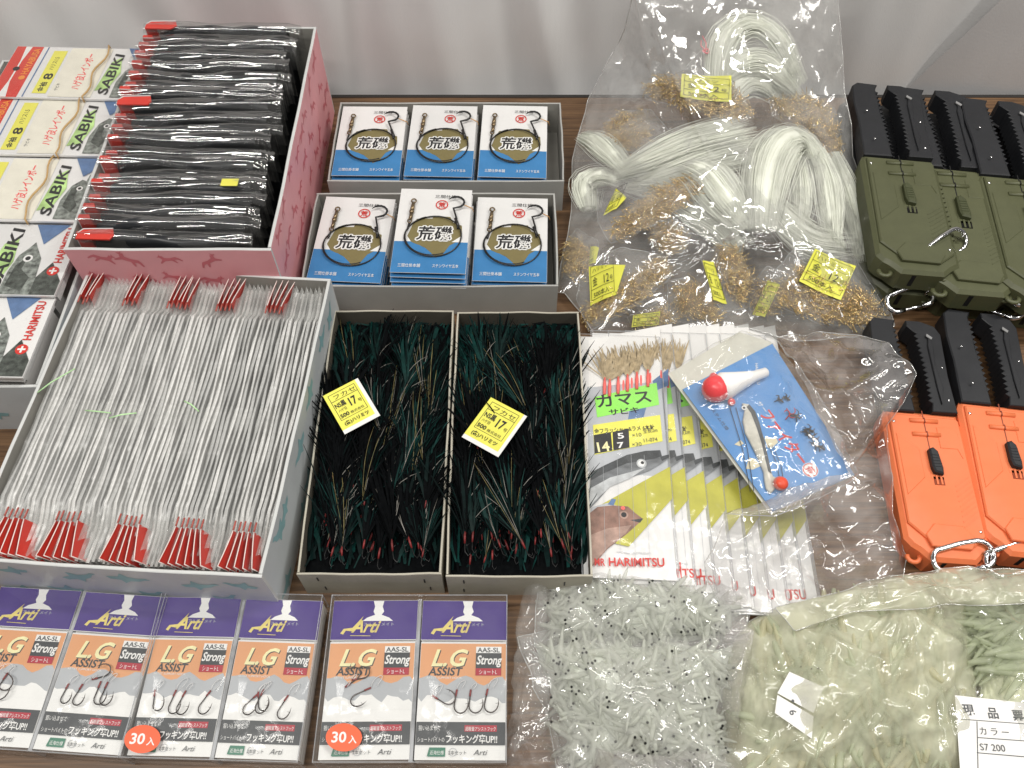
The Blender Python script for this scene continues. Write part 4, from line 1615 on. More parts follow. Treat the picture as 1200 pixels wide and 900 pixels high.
mb = MB()   # cone float: red ball end at left, white tapering body
A, Bq = Vector(local3(838, 461, .95)), Vector(local3(897, 441, .7))
mb.tube([A, A.lerp(Bq, .15), A.lerp(Bq, .4), A.lerp(Bq, .75), A.lerp(Bq, .97), Bq], [1.1, 1.45, 1.05, .55, .5, .3], pm('float_white', (.86, .84, .82), .3, .02), 18)
mb.build('cone_float', t)
mb = MB()
mb.ball(A + (A - Bq).normalized() * .15, 1.42, pm('float_red', (.80, .075, .085), .3, .05), 18)
x, y = Lb(835, 445)
mb.ball((x, y, .5), .45, MATS['float_red'], 10)
x, y = Lb(856, 474)
mb.ball((x, y, .5), .4, MATS['float_red'], 10)
mb.build('red_cap', t)
mb = MB()
x, y = Lb(914, 568)
mb.ball((x, y, .6), .72, pm('bead_red', (.80, .10, .05), .3), 14, 1, 1, .8)
mb.build('bead', t)
mb = MB()   # snap swivels and treble hooks on the right
for (px, py, s) in ((912, 470, .55), (920, 468, .4), (925, 487, .8), (932, 489, .7), (947, 505, .6), (951, 513, .75), (955, 522, .7), (961, 525, .5), (943, 507, .5)):
    x, y = Lb(px, py)
    for r0 in range(3):
        sharp_hook(mb, x, y, s * .6, GUN if px != 925 else REDINK, r0 * 2.1 + px, r=.05, z=.15, n=4)
    mb.tube([(x - .2, y, .2), (x + .45, y + .15, .25)], .1, GUN, 6)
mb.build('treble_hook', t)
mb = MB()
for a_, b_ in (((855, 478), (880, 575)), ((862, 478), (884, 574)), ((900, 520), (915, 565)), ((905, 522), (919, 564))):
    mb.tube([local3(*a_, .12), local3((a_[0] + b_[0]) / 2 + 3, (a_[1] + b_[1]) / 2, .15), local3(*b_, .12)], .035, CHAR, 4)
mb.build('leader_line', t)
FILMC = film('clear_bag_film', milk=.09, base=.05, edge=.6, rough=.08, bump=.25, bscale=24)
out = [tuple(W(px, py, z)) for px, py, z in ((782, 434, 4.9), (868, 386, 4.9), (905, 400, 4.8), (940, 440, 4.6), (975, 490, 4.4), (1006, 560, 4.3), (960, 582, 4.2), (908, 602, 4.1), (860, 545, 4.4), (815, 485, 4.6))]
cb = Bag(out, W(890, 495, 5.3), 1.3, rings=40, segs=150, cr=(70, 2.2, .16, .5), seed=31, low=None, frill=.25)
mb = MB()
cb.film(mb, FILMC, bottom=False)
o = mb.build('clear_film')
o.parent = t
o.matrix_parent_inverse = Matrix.LocRotScale(t.location, t.rotation_euler, None).inverted()

# ---------------------------------------------------------------- tool cases with black toothed jaws
BLKP = pm('black_plastic', (.016, .017, .020), .55, .1, 60, bump=.05, bscale=1500, rnd=.1)
STEEL = pm('polished_steel', (.75, .75, .76), .12, .08, 90, metal=1.0)
SLOT = pm('slot_black', (.004, .004, .004), .8)


def case_parts(body_mat, latch_mat, seam_mat):
    """x across (7.4), y from the bottom end (0) to the jaws (26.5)"""
    P = {}
    b = MB()
    out = [(-2.6, .9), (-1.7, .0), (2.2, 0), (2.9, .7), (3.75, 1.3), (3.75, 14.0), (3.45, 14.4), (3.45, 15.2), (-3.4, 15.4), (-3.75, 14.6), (-3.75, 2.0), (-3.2, 1.3)]
    b.prism(out, .15, 2.9, body_mat, .35)
    # raised face plates
    b.prism([(-2.5, 2.6), (-1.2, 1.3), (1.9, 1.2), (3.3, 2.4), (3.3, 14.3), (3.1, 14.6), (-3.2, 14.8), (-3.3, 3.4)], 2.7, 3.2, body_mat, .12)
    b.prism([(-2.9, 6.1), (-1.0, 8.0), (-1.0, 11.0), (-2.9, 12.6)], 3.1, 3.27, body_mat, .06)
    b.prism([(1.0, 11.2), (2.55, 11.2), (2.9, 10.2), (2.9, 13.1), (2.4, 13.5), (1.0, 13.5)], 3.1, 3.26, body_mat, .05)
    b.prism([(-1.6, 1.2), (1.8, 1.1), (2.4, 2.1), (1.4, 3.3), (-1.1, 3.4), (-2.0, 2.3)], 3.0, 3.33, body_mat, .08)
    # side grip ribs along the right edge
    for k in range(12):
        y = 4.6 + k * .62
        b.prism([(3.55, y), (3.9, y + .05), (3.9, y + .35), (3.55, y + .4)], .6, 2.7, body_mat, .05)
    for k in range(9):
        y = 3.2 + k * .5
        b.prism([(1.6, y), (3.1, y + 1.2), (3.1, y + 1.32), (1.6, y + .12)], 3.18, 3.235, body_mat)
    P['body'] = b.mesh('body')
    b = MB()   # two round rails crossing the seam
    for y in (14.1, 12.6):
        b.tube([(-1.35, y, 3.2), (1.25, y, 3.2)], .24, body_mat, 8)
    P['rail'] = b.mesh('rail')
    b = MB()
    b.box(-.07, .03, 9.9, 15.25, 3.19, 3.215, seam_mat)
    b.box(-.07, .03, 13.85, 14.35, 3.3, 3.46, seam_mat)
    b.box(-.07, .03, 12.35, 12.85, 3.3, 3.46, seam_mat)
    P['seam'] = b.mesh('seam')
    b = MB()
    b.prism([(-.45, 7.9), (.75, 7.9), (.75, 10.9), (-.45, 10.9)], 3.15, 3.222, body_mat)
    b.prism([(-.2, 8.4), (.55, 8.2), (.62, 8.9), (.45, 10.6), (.1, 11.0), (-.35, 10.8), (-.35, 9.0)], 3.2, 3.85, latch_mat, .14)
    for k in range(5):
        b.box(-.2, .4, 8.9 + k * .3, 9.0 + k * .3, 3.84, 3.9, latch_mat)
    P['latch'] = b.mesh('latch')
    b = MB()
    b.box(-.25, .7, 7.3, 8.15, 3.14, 3.222, seam_mat)
    b.box(-.05, .12, 7.35, 8.3, 3.2, 3.3, body_mat)
    b.box(.35, .52, 7.35, 8.3, 3.2, 3.3, body_mat)
    P['latch_slot'] = b.mesh('latch_slot')
    b = MB()   # bottom end: slot and curled eyelets
    b.add([(-.3, .35, 2.62), (.15, .35, 2.62), (-.25, -.012, 1.2), (-.7, -.012, 1.2)], [(0, 1, 2, 3)], SLOT)
    b.box(-.65, -.25, -.014, .2, .7, 2.4, SLOT)
    P['end_slot'] = b.mesh('end_slot')
    for nm, c in (('eyelet', (-2.9, .6)), ('right_eyelet', (2.5, .6))):
        b = MB()
        b.tube([(c[0] + .55 * math.cos(a), c[1] + .5 * math.sin(a), 1.9) for a in np.linspace(math.pi * .9, math.pi * 2.1, 8)], .22, body_mat, 7)
        P[nm] = b.mesh('eyelet')
    b = MB()
    for (x, y) in ((-2.9, 13.9), (2.9, 2.9), (.9, 1.9)):
        b.ball((x, y, 3.22), .16, STEEL, 8, 1, 1, .5)
    P['screw'] = b.mesh('screw')
    # jaws
    b = MB()
    b.prism([(-3.4, 15.2), (-.6, 15.2), (-.7, 18), (-.95, 22), (-1.0, 25.6), (-.7, 26.3), (-2.8, 26.5), (-3.4, 25.9), (-3.55, 23.0), (-3.35, 20.0)], .9, 3.2, BLKP, .12)
    for k in range(14):
        y = 16.6 + k * .62
        xx = -.66 - .025 * k
        b.prism([(xx - .15, y), (xx + .18, y + .28), (xx - .15, y + .5)], 1.2, 3.2, BLKP)
    P['left_jaw'] = b.mesh('jaw')
    b = MB()
    edge = []
    for k in range(15):
        y = 24.9 - k * .6
        bow = .55 * math.sin((24.9 - y) / 9 * 3.0)
        edge += [(1.15 + bow * .3 - .35, y), (1.15 + bow * .3, y - .3)]
    b.prism([(1.0, 15.2), (3.4, 15.2), (3.3, 19.5), (3.55, 24.6), (3.1, 25.6), (1.7, 26.2), (.3, 26.2), (.3, 25.5)] + edge, .9, 3.3, BLKP, .07)
    b.prism([(2.0, 16), (2.5, 18), (2.2, 20.6), (2.45, 23), (2.2, 24.4), (1.9, 23), (1.9, 18)], 3.2, 3.5, BLKP, .06)
    b.prism([(1.9, 24.1), (2.35, 23.7), (2.5, 23.95), (2.0, 24.4)], 3.5, 3.6, pm('grey_plastic', (.28, .28, .28), .4))
    P['right_jaw'] = b.mesh('jaw')
    b = MB()
    for (x, y) in ((-2.2, 17.2), (-2.5, 21.5), (2.8, 16.6), (2.9, 20.5)):
        b.ball((x, y, 3.6 if x < 0 else 3.3), .13, STEEL, 8, 1, 1, .5)
    P['rivet'] = b.mesh('rivet')
    return P


def make_case(P, label, A, B, z0, group, top=3.2, jaws=True):
    f = Frame(A, B, z0 + top, axis='y')
    t = thing('tool_case', label, 'tool case', (f.o.x, f.o.y, z0), f.ang, group)
    k_ = f.len / 15.3
    t.scale = (k_, k_, 1)
    for k in P:
        if not jaws and 'jaw' in k:
            continue
        put_part({'left_jaw': 'jaw', 'right_jaw': 'jaw', 'right_eyelet': 'eyelet'}.get(k, k), P[k], t)
    return t, f


OR = pm('orange_plastic', (.80, .20, .075), .5, .03, 80, bump=.04, bscale=1800, rnd=.02)
OL = pm('olive_plastic', (.088, .094, .045), .5, .06, 80, bump=.04, bscale=1800, rnd=.05)
PO = case_parts(OR, BLKP, pm('dark_orange_seam', (.25, .05, .02), .6))
PG = case_parts(OL, pm('dark_olive_plastic', (.06, .068, .03), .5, .06), SLOT)
GR = 'moulded tool cases laid in rows at the right'
make_case(PO, 'orange tool case with black latch and black toothed jaws, left of the two', (1118, 657), (1080, 481), 0, GR)
make_case(PO, 'orange tool case with black latch, right of the two and cut by the picture edge', (1212, 651), (1170, 473), .2, GR)
make_case(PG, 'olive green tool case lying on top, beside the big clear bag', (1081, 318), (1053, 182), 4.2, GR)
make_case(PG, 'olive green tool case in the middle of the row, overlapped by its left neighbour', (1149, 342), (1113, 194), 3.4, GR)
make_case(PG, 'olive green tool case rightmost in the row, cut by the picture edge', (1236, 350), (1192, 205), 3.9, GR)
make_case(PG, 'olive green tool case underneath the left one, only its end showing', (1064, 341), (1037, 205), .4, GR)
make_case(PG, 'olive green tool case lowest in the pile, under the middle one', (1131, 352), (1098, 215), 0, GR)
make_case(PG, 'olive green tool case lowest at the right edge, under the rightmost one', (1215, 365), (1180, 225), 0, GR)


def carabiner(words, pts, z, tilt=(0, 0), s=1.0):
    """pts: two pixels, the ends of the long axis"""
    f = Frame(pts[0], pts[1], z)
    L_ = f.len
    w = .30 * L_
    t = thing('carabiner', words, 'carabiner', (f.o.x, f.o.y, z), f.ang, 'steel carabiners on the tool cases')
    t.rotation_euler = (math.radians(tilt[0]), math.radians(tilt[1]), f.ang)
    mb = MB()
    path = []
    for a in np.linspace(math.pi * .5, math.pi * 1.5, 9):
        path.append((w * .55 + w * .55 * math.cos(a), w * .62 * math.sin(a), 0))
    path += [(L_ * .30, -w * .60, 0)]
    p2 = [(L_ * .78, -w * .55, 0)]
    for a in np.linspace(-math.pi * .5, math.pi * .5, 9):
        p2.append((L_ - w * .72 + w * .72 * math.cos(a), w * .15 + w * .72 * math.sin(a), 0))
    p2 += [(L_ * .5, w * .80, 0), (w * .6, w * .62, 0)]
    mb.tube(p2 + path, .27 * s, STEEL, 10)
    mb.build('frame', t)
    mb = MB()
    mb.tube([(L_ * .27, -w * .60, 0), (L_ * .55, -w * .58, 0), (L_ * .80, -w * .54, 0)], [.17 * s, .2 * s, .17 * s], STEEL, 8)
    mb.tube([(L_ * .72, -w * .56, 0), (L_ * .81, -w * .54, 0)], .26 * s, STEEL, 8)
    mb.build('gate', t)
    mb = MB()
    x = L_ * .9
    mb.tube([(x + .35 * math.cos(a), w * .2 + .1 * math.sin(a), .1 + .5 * math.sin(a)) for a in np.linspace(0, 6.28, 12, endpoint=False)], .08, STEEL, 6, closed=True)
    mb.ball((x + .1, w * .3, .5), .25, STEEL, 10)
    mb.build('swivel_ring', t)
    return t


carabiner('steel carabiner hanging over the end of the left orange case', ((1094, 658), (1165, 651)), 3.0, (12, 0))
carabiner('steel carabiner lying at the foot of the right orange case', ((1156, 662), (1232, 651)), 2.6, (10, 0))
carabiner('steel carabiner standing out from the end of the topmost olive case', ((1084, 304), (1130, 282)), 6.6, (35, -5), .9)
carabiner('steel carabiner on the wood below the lower left olive case', ((1040, 357), (1094, 345)), 3.6, (20, 0), 1.1)
carabiner('steel carabiner slanting down from the middle olive case, left of the pair', ((1138, 346), (1198, 368)), 3.4, (15, 0), 1.15)
carabiner('steel carabiner slanting down from the middle olive case, upper of the pair', ((1142, 326), (1202, 358)), 4.6, (-25, 0), 1.15)

# ---------------------------------------------------------------- helpers for soft contents
def inpoly(px, py, poly):
    c = False
    for i in range(len(poly)):
        (x0, y0), (x1, y1) = poly[i - 1][:2], poly[i][:2]
        if (y0 > py) != (y1 > py) and px < (x1 - x0) * (py - y0) / (y1 - y0) + x0:
            c = not c
    return c


def sample_poly(q, poly):
    xs_, ys_ = [p[0] for p in poly], [p[1] for p in poly]
    while True:
        a, b = q.uniform(min(xs_), max(xs_)), q.uniform(min(ys_), max(ys_))
        if inpoly(a, b, poly):
            return a, b


GOLDW = pm('gold_wire', (1.0, .74, .36), .22, .2, 300, metal=.8, rnd=0)
GOLDB = pm('gold_clump', (.72, .46, .18), .32, .8, 330, bump=1.0, bscale=520, metal=.7, rnd=0)
HAIRW = pm('white_fibre', (.82, .84, .74), .42, .05, 80, spec=.5, rnd=.02)
FILMB = film('big_bag_film', milk=.13, base=.10, edge=.6, rough=.08, bump=.30, bscale=22)
FILMS = film('small_bag_film', milk=.11, base=.08, edge=.6, rough=.08, bump=.30, bscale=60)

SEAM = film('film_seam', milk=.45, base=.2, edge=.6, rough=.12, bump=0)
big_out = [W(*p) for p in ((655, 342, 1.0), (666, 250, 2), (672, 190, 2.5), (688, 120, 4), (725, 50, 9), (740, 2, 15.5), (742, -25, 18.5), (860, -35, 19.5),
                           (978, -25, 18.5), (983, 20, 15), (990, 100, 9), (1000, 170, 5), (1012, 240, 2.5), (1025, 310, 1.5), (1046, 382, 1), (1000, 392, .9),
                           (930, 400, .9), (875, 385, .9), (820, 383, .9), (760, 390, .8), (700, 394, .8))]
cx = W(835, 215, 8.5)
tie = W(852, 290, 7)[:2]
big = Bag(big_out, cx, 2.3, rings=80, segs=280, power=.6, cr=(110, 5.0, .30, 1.0), seed=5, low=.3, frill=.45, zpow=1.5,
          rays=((tie[0], tie[1], 7, 13, .38, -20, 30), (tie[0], tie[1], 8, 11, .38, 150, 205), (W(890, 60, 14)[0], W(890, 60, 14)[1], 5, 8, .35, 20, 110),
                (W(760, 60, 12)[0], W(760, 60, 12)[1], 5, 7, .35, 60, 150)))
mb = MB()
big.film(mb, FILMB, bottom=True)
mb.tube([tuple(v) for v in big.top[-1, :-1]], .07, SEAM, 5, closed=True)
o = mb.build('clear_bag')
tag(o, 'large crinkled clear bag leaning on the curtain, full of gold hook bundles and white fibre', 'plastic bag')

# ---- white fibre plumes
def plume(words, pts, w, n, seed, fan=1.0, brush=0.0):
    """pts: (px, py, depth under the film)"""
    q = random.Random(seed)
    C = np.array([big.under(*p) for p in pts])
    # smooth path
    m = 15
    d = np.r_[0, np.cumsum(np.linalg.norm(np.diff(C, axis=0), axis=1))]
    tt = np.linspace(0, d[-1], m)
    Q = np.stack([np.interp(tt, d, C[:, k]) for k in range(3)], -1)
    for _ in range(4):
        Q[1:-1] = (Q[:-2] + 2 * Q[1:-1] + Q[2:]) / 4
    T = np.gradient(Q, axis=0)
    T /= np.linalg.norm(T, axis=1, keepdims=True)
    S = np.cross(T, (0, 0, 1.0))
    S /= np.linalg.norm(S, axis=1, keepdims=True) + 1e-9
    U = np.cross(S, T)
    mb = MB()
    mb.tube([Q[i] + U[i] * -.15 for i in range(m - 2)], [w * .36 * min(1, .45 + i * .2) * (1 if i < m - 5 else .6) for i in range(m - 2)], HAIRW, 9)
    for k in range(int(n * 3.8)):
        a = q.uniform(0, 2 * math.pi)
        r = math.sqrt(q.random()) * w / 2 * (1.0 if q.random() < .9 else 1.35)
        ca, sa = r * math.cos(a), r * math.sin(a) * .55
        e = q.uniform(.8, 1.0)
        pts_ = []
        ph, am = q.uniform(0, 6), q.uniform(0, .12) * w
        for i in range(m):
            u = i / (m - 1)
            if u > e:
                break
            sp = (.75 + .5 * math.sin(math.pi * min(1, u * 1.2))) * (1 + (fan - 1) * u) + brush * u ** 3
            v = Q[i] + S[i] * (ca * sp + am * math.sin(u * 5 + ph) * u) + U[i] * sa * sp
            pts_.append(v)
        ribbon(mb, pts_, q.uniform(.03, .075), HAIRW, q.uniform(-.8, .8))
    return tag(mb.build('fibre_plume'), words, 'fibre bundle', 'white fibre plumes in the large clear bag')


plume('white fibre bundle looping highest in the bag', [(838, 95, .8), (838, 60, .6), (855, 30, .5), (885, 22, .5), (912, 40, .5), (928, 75, .6), (945, 112, 1.0)], 3.0, 150, 1)
plume('white fibre bundle arching below the highest loop', [(843, 92, 1.2), (868, 72, .9), (895, 70, .8), (915, 90, .9), (940, 118, 1.3)], 3.6, 150, 2)
plume('short wide fibre arc beside the topmost hook pouch', [(850, 118, 1.4), (870, 92, 1.3), (895, 95, 1.3), (925, 125, 1.6)], 3.2, 120, 3)
plume('white fibre tuft at the left edge of the bag', [(683, 160, .6), (700, 165, .4), (720, 185, .6), (742, 208, .9)], 2.8, 140, 4)
plume('pale fibre tuft low at the left edge of the bag', [(690, 245, 1.0), (684, 215, .8), (705, 205, .8), (735, 215, 1.0)], 3.0, 110, 5)
plume('broad pale fibre brush fanning right across the middle', [(722, 205, 1.0), (760, 190, .8), (800, 172, .7), (845, 160, .7), (888, 152, .8)], 3.4, 260, 6, 1.3, 1.0)
plume('second pale fibre brush across the middle, ends ragged', [(750, 215, 1.4), (790, 200, 1.1), (830, 185, 1.0), (880, 172, 1.1)], 3.4, 200, 7, 1.3, 1.2)
plume('thick fibre bundle slanting down to the tie in the centre', [(800, 195, 1.0), (830, 205, .8), (850, 235, .8), (880, 275, 1.0)], 4.2, 260, 8)
plume('thick fibre arch at the right of the bag', [(892, 270, 1.0), (892, 220, .6), (905, 175, .5), (930, 155, .5), (955, 175, .7), (965, 210, 1.0)], 4.4, 300, 9)
plume('narrow fibre strand hanging left of centre under the arch', [(930, 170, 1.0), (938, 210, .9), (940, 250, .9), (928, 292, 1.2)], 2.1, 110, 10)
plume('narrow fibre strand hanging right of centre under the arch', [(955, 175, 1.0), (968, 215, .7), (972, 255, .8), (978, 300, 1.2)], 2.5, 150, 11)
plume('narrow fibre strand hanging nearest the right edge', [(975, 180, 1.0), (992, 225, .8), (1004, 265, .8), (1012, 318, .9)], 2.4, 140, 12)
plume('loose fibre strand between the arch and the tie', [(905, 180, 1.4), (903, 220, 1.3), (898, 260, 1.4)], 3.0, 120, 13)

plume('faint deep fibre mass in the lower middle of the bag', [(790, 235, 2.2), (820, 250, 2.2), (850, 265, 2.2), (878, 300, 2.2)], 3.6, 90, 14, 1.3, .6)
plume('faint deep fibre mass below the left tuft', [(735, 215, 2.0), (770, 215, 2.0), (810, 222, 2.0), (840, 230, 2.0)], 3.4, 90, 15, 1.3, .8)
plume('faint deep fibre mass between the strands and the lowest label', [(905, 235, 2.0), (925, 265, 2.0), (955, 285, 2.0), (1000, 290, 2.0)], 3.4, 90, 16, 1.3, .8)

# ---- gold hook pouches
TAGY = pm('lemon_label', (.80, .79, .10), .45, .04)
PTIE = pm('pink_tie', (.85, .22, .25), .5)


def curl(mb, c, s, rot, tilt, mat=GOLDW):
    pts = []
    for k in range(7):
        a = -2.6 + k * .78
        if k < 2:
            v = Vector((.5, .95 - k * .35, 0))
        else:
            a = (k - 2) / 4 * 4.0
            v = Vector((.5 - .24 + .24 * math.cos(a), .25 - .28 * math.sin(a), .03 * k))
        pts.append(v * s)
    M = Matrix.Rotation(rot, 3, 'Z') @ Matrix.Rotation(tilt, 3, 'X')
    mb.tube([M @ p + c for p in pts], [.042] * 6 + [.012], mat, 3, smooth=True)


def pouch(words, outline, hooks, nh, seed, label=None, depth=1.2, tie=None, bulge=.7):
    q = random.Random(seed)
    P = [tuple(big.under(px, py, depth + .1)) for px, py in outline]
    C = np.mean(np.array(P), axis=0)
    t = thing('hook_pouch', words, 'hook pouch', tuple(C), 0, 'gold hook pouches in the large clear bag')
    inv = Matrix.Translation(-Vector([c * .01 for c in C]))
    bg_ = Bag([tuple(p) for p in P], tuple(C + np.array((0, 0, .15))), bulge, rings=24, segs=90, cr=(22, 1.8, .12, .5), seed=seed, low=None, frill=.1)
    mb = MB()
    bg_.film(mb, FILMS, bottom=False)
    mb.tube([tuple(v) for v in bg_.top[-1, :-1]], .045, SEAM, 4, closed=True)
    o = mb.build('film', t)
    o.matrix_parent_inverse = inv
    mb = MB()
    hc = np.mean(np.array(hooks), axis=0)
    ring_ = resample([tuple(big.under(hc[0] + (a - hc[0]) * .9, hc[1] + (b_ - hc[1]) * .9, depth + .35)) for a, b_ in hooks], 40)
    cc_ = np.array(big.under(hc[0], hc[1], depth + .05))
    rr_ = np.linspace(0, 1, 12)
    G_ = cc_ + rr_[:, None, None] * (ring_[None] - cc_)
    G_[..., 2] -= (rr_ ** 3)[:, None] * .5
    G_[..., 2] += np.random.default_rng(seed).uniform(-.12, .12, G_.shape[:2])
    mb.grid(np.concatenate([G_, G_[:, :1]], 1), GOLDB)
    for k in range(int(nh * 2.6)):
        px, py = sample_poly(q, hooks)
        p = Vector(big.under(px, py, depth + q.uniform(-.45, .5)))
        curl(mb, p, q.uniform(.9, 1.35), q.uniform(0, 6.28), q.uniform(-.6, .6))
    o = mb.build('hooks', t)
    o['kind'] = 'stuff'
    o.matrix_parent_inverse = inv
    if label:
        A = [Vector(big.under(px, py, depth - .75)) for px, py in label]
        mb = MB()
        n_ = 8
        G = np.zeros((n_, n_, 3))
        for i in range(n_):
            for j in range(n_):
                u, v = i / (n_ - 1), j / (n_ - 1)
                p = A[0] * (1 - u) * (1 - v) + A[1] * u * (1 - v) + A[2] * u * v + A[3] * (1 - u) * v
                G[i, j] = p + Vector((0, 0, .10 * math.sin(u * 5 + seed)))
        mb.grid(G, TAGY)
        ex, ey = (A[1] - A[0]), (A[3] - A[0])
        nz = Vector((0, 0, .05))

        def at_(u, v):
            return A[0] + ex * u + ey * v + nz + Vector((0, 0, .10 * math.sin(u * 5 + seed)))
        for st, x, y, h, w_ in (('ハリミツ', .12, .78, .13, .6), ('金', .12, .45, .25, .18), ('12', .5, .40, .30, .25), ('号', .78, .42, .14, .12), ('500本入', .14, .15, .16, .6)):
            vs, fs, wd = glyphs(st, False)
            out = [at_(x + a * w_ / wd, y + b * h) for a, b in vs]
            mb.add(out, fs, BLACKINK)
        for a, b in (((.06, .7), (.94, .7)), ((.06, .1), (.06, .95)), ((.94, .1), (.94, .95)), ((.06, .1), (.94, .1)), ((.06, .95), (.94, .95)), ((.06, .36), (.94, .36))):
            mb.tube([at_(*a), at_((a[0] + b[0]) / 2, (a[1] + b[1]) / 2), at_(*b)], .025, BLACKINK, 3)
        o = mb.build('price_tag', t)
        o.matrix_parent_inverse = inv
    if tie:
        mb = MB()
        a = Vector(big.under(*tie, depth - .5))
        mb.tube([a + Vector((.35 * math.cos(k), .35 * math.sin(k), .1 * math.sin(2 * k))) for k in np.linspace(0, 6.28, 12, endpoint=False)], .10, PTIE, 6, closed=True)
        mb.tube([a, a + Vector((.15, 1.2, .25)), a + Vector((-.1, 2.6, .2))], .08, PTIE, 5)
        mb.tube([a, a + Vector((-.5, .8, .2)), a + Vector((-.4, 1.6, .3))], .07, PTIE, 5)
        o = mb.build('tie', t)
        o.matrix_parent_inverse = inv
    return t


pouch('topmost pouch of gold hooks, pink tie and yellow label', [(828, 52), (838, 58), (884, 138), (866, 142), (756, 116), (756, 104), (800, 82)],
      [(772, 92), (860, 100), (882, 136), (862, 138), (758, 112), (760, 102)], 330, 21, [(797, 114), (857, 120), (857, 89), (799, 87)], .7, (827, 60))
pouch('pouch of gold hooks at upper left, without a label', [(705, 150), (725, 130), (762, 128), (790, 160), (745, 180), (712, 175)],
      [(712, 152), (728, 134), (755, 134), (762, 160), (740, 174), (716, 168)], 240, 22, None, 1.3)
pouch('pouch of gold hooks left of the centre with a small label corner', [(700, 215), (740, 210), (824, 204), (824, 222), (780, 258), (716, 286), (700, 260)],
      [(722, 280), (718, 268), (770, 222), (818, 206), (822, 222), (782, 252)], 330, 23, [(707, 252), (722, 245), (734, 232), (722, 220)], .6)
pouch('pouch of gold hooks at lower left with a creased lemon label', [(684, 305), (730, 290), (782, 300), (786, 325), (742, 362), (690, 388), (676, 350)],
      [(690, 380), (686, 362), (740, 325), (776, 302), (782, 318), (748, 352)], 330, 24, [(692, 358), (722, 345), (733, 310), (690, 312)], .6)
pouch('pouch of gold hooks low in the middle of the bag', [(782, 330), (806, 325), (838, 345), (852, 372), (820, 384), (784, 372)],
      [(790, 338), (812, 332), (842, 362), (836, 378), (796, 366)], 230, 25, None, .8)
pouch('upright pouch of gold hooks by the tie, narrow yellow label', [(822, 300), (842, 286), (866, 292), (880, 326), (872, 362), (848, 366), (828, 340)],
      [(842, 292), (864, 294), (878, 326), (868, 354), (850, 330)], 240, 26, [(836, 352), (852, 356), (836, 306), (823, 306)], .6)
pouch('largest pouch of gold hooks at lower right with tilted lemon label', [(905, 322), (930, 292), (1000, 298), (1036, 360), (1034, 384), (960, 380), (908, 356)],
      [(914, 338), (938, 312), (1005, 336), (1036, 366), (1028, 382), (962, 374), (914, 352)], 460, 27, [(936, 330), (985, 352), (1003, 312), (955, 292)], .5)
pouch('pouch of reddish gold hooks at the upper right edge', [(900, 108), (940, 108), (978, 128), (990, 180), (980, 196), (950, 160), (905, 136)],
      [(905, 112), (945, 112), (972, 130), (986, 178), (978, 190), (952, 150), (910, 130)], 300, 28, None, 1.2)
pouch('half hidden hook pouch showing a slanting label, right of the tie', [(876, 335), (900, 312), (925, 322), (915, 368), (880, 372)],
      [(890, 340), (905, 330), (915, 340), (905, 366), (885, 366)], 120, 29, [(882, 368), (896, 372), (914, 334), (900, 328)], 1.0)
pouch('small hook pouch squeezed at the left edge', [(660, 290), (676, 268), (700, 282), (704, 318), (682, 336), (660, 325)],
      [(664, 292), (676, 280), (690, 300), (686, 326), (666, 320)], 150, 30, [(690, 310), (698, 308), (702, 290), (692, 288)], 1.0)
pouch('hook pouch deep in the centre behind the others', [(765, 262), (790, 255), (810, 275), (800, 298), (770, 295)],
      [(768, 268), (788, 262), (800, 280), (792, 292), (772, 288)], 130, 31, None, 1.7)
pouch('hook pouch lying flat along the bottom edge, label face down', [(735, 372), (775, 352), (800, 368), (792, 384), (742, 386)],
      [(745, 374), (775, 362), (792, 372), (785, 380), (750, 382)], 120, 32, [(740, 384), (772, 380), (774, 364), (742, 370)], .9)

# ---------------------------------------------------------------- bags of soft worm lures
WORM = pm('pearl_worm', (.86, .88, .80), .4, .06, 60, spec=.3, trans=.55, rnd=0)
WORMB = pm('pearl_worm_mass', (.70, .73, .65), .45, .25, 90, bump=.5, bscale=90, rnd=0, stretch=(1, .35, 1))
WORMGB = pm('green_worm_mass', (.72, .74, .54), .45, .25, 60, bump=.8, bscale=70, rnd=0, stretch=(1, .3, 1))
WORMG = pm('pale_green_worm', (.74, .79, .60), .45, .06, 60, spec=.3, trans=.55, rnd=0)
WORMY = pm('pale_straw_worm', (.80, .77, .55), .45, .06, 60, spec=.3, trans=.55, rnd=0)
EYE = pm('worm_eye', (.008, .008, .008), .25)


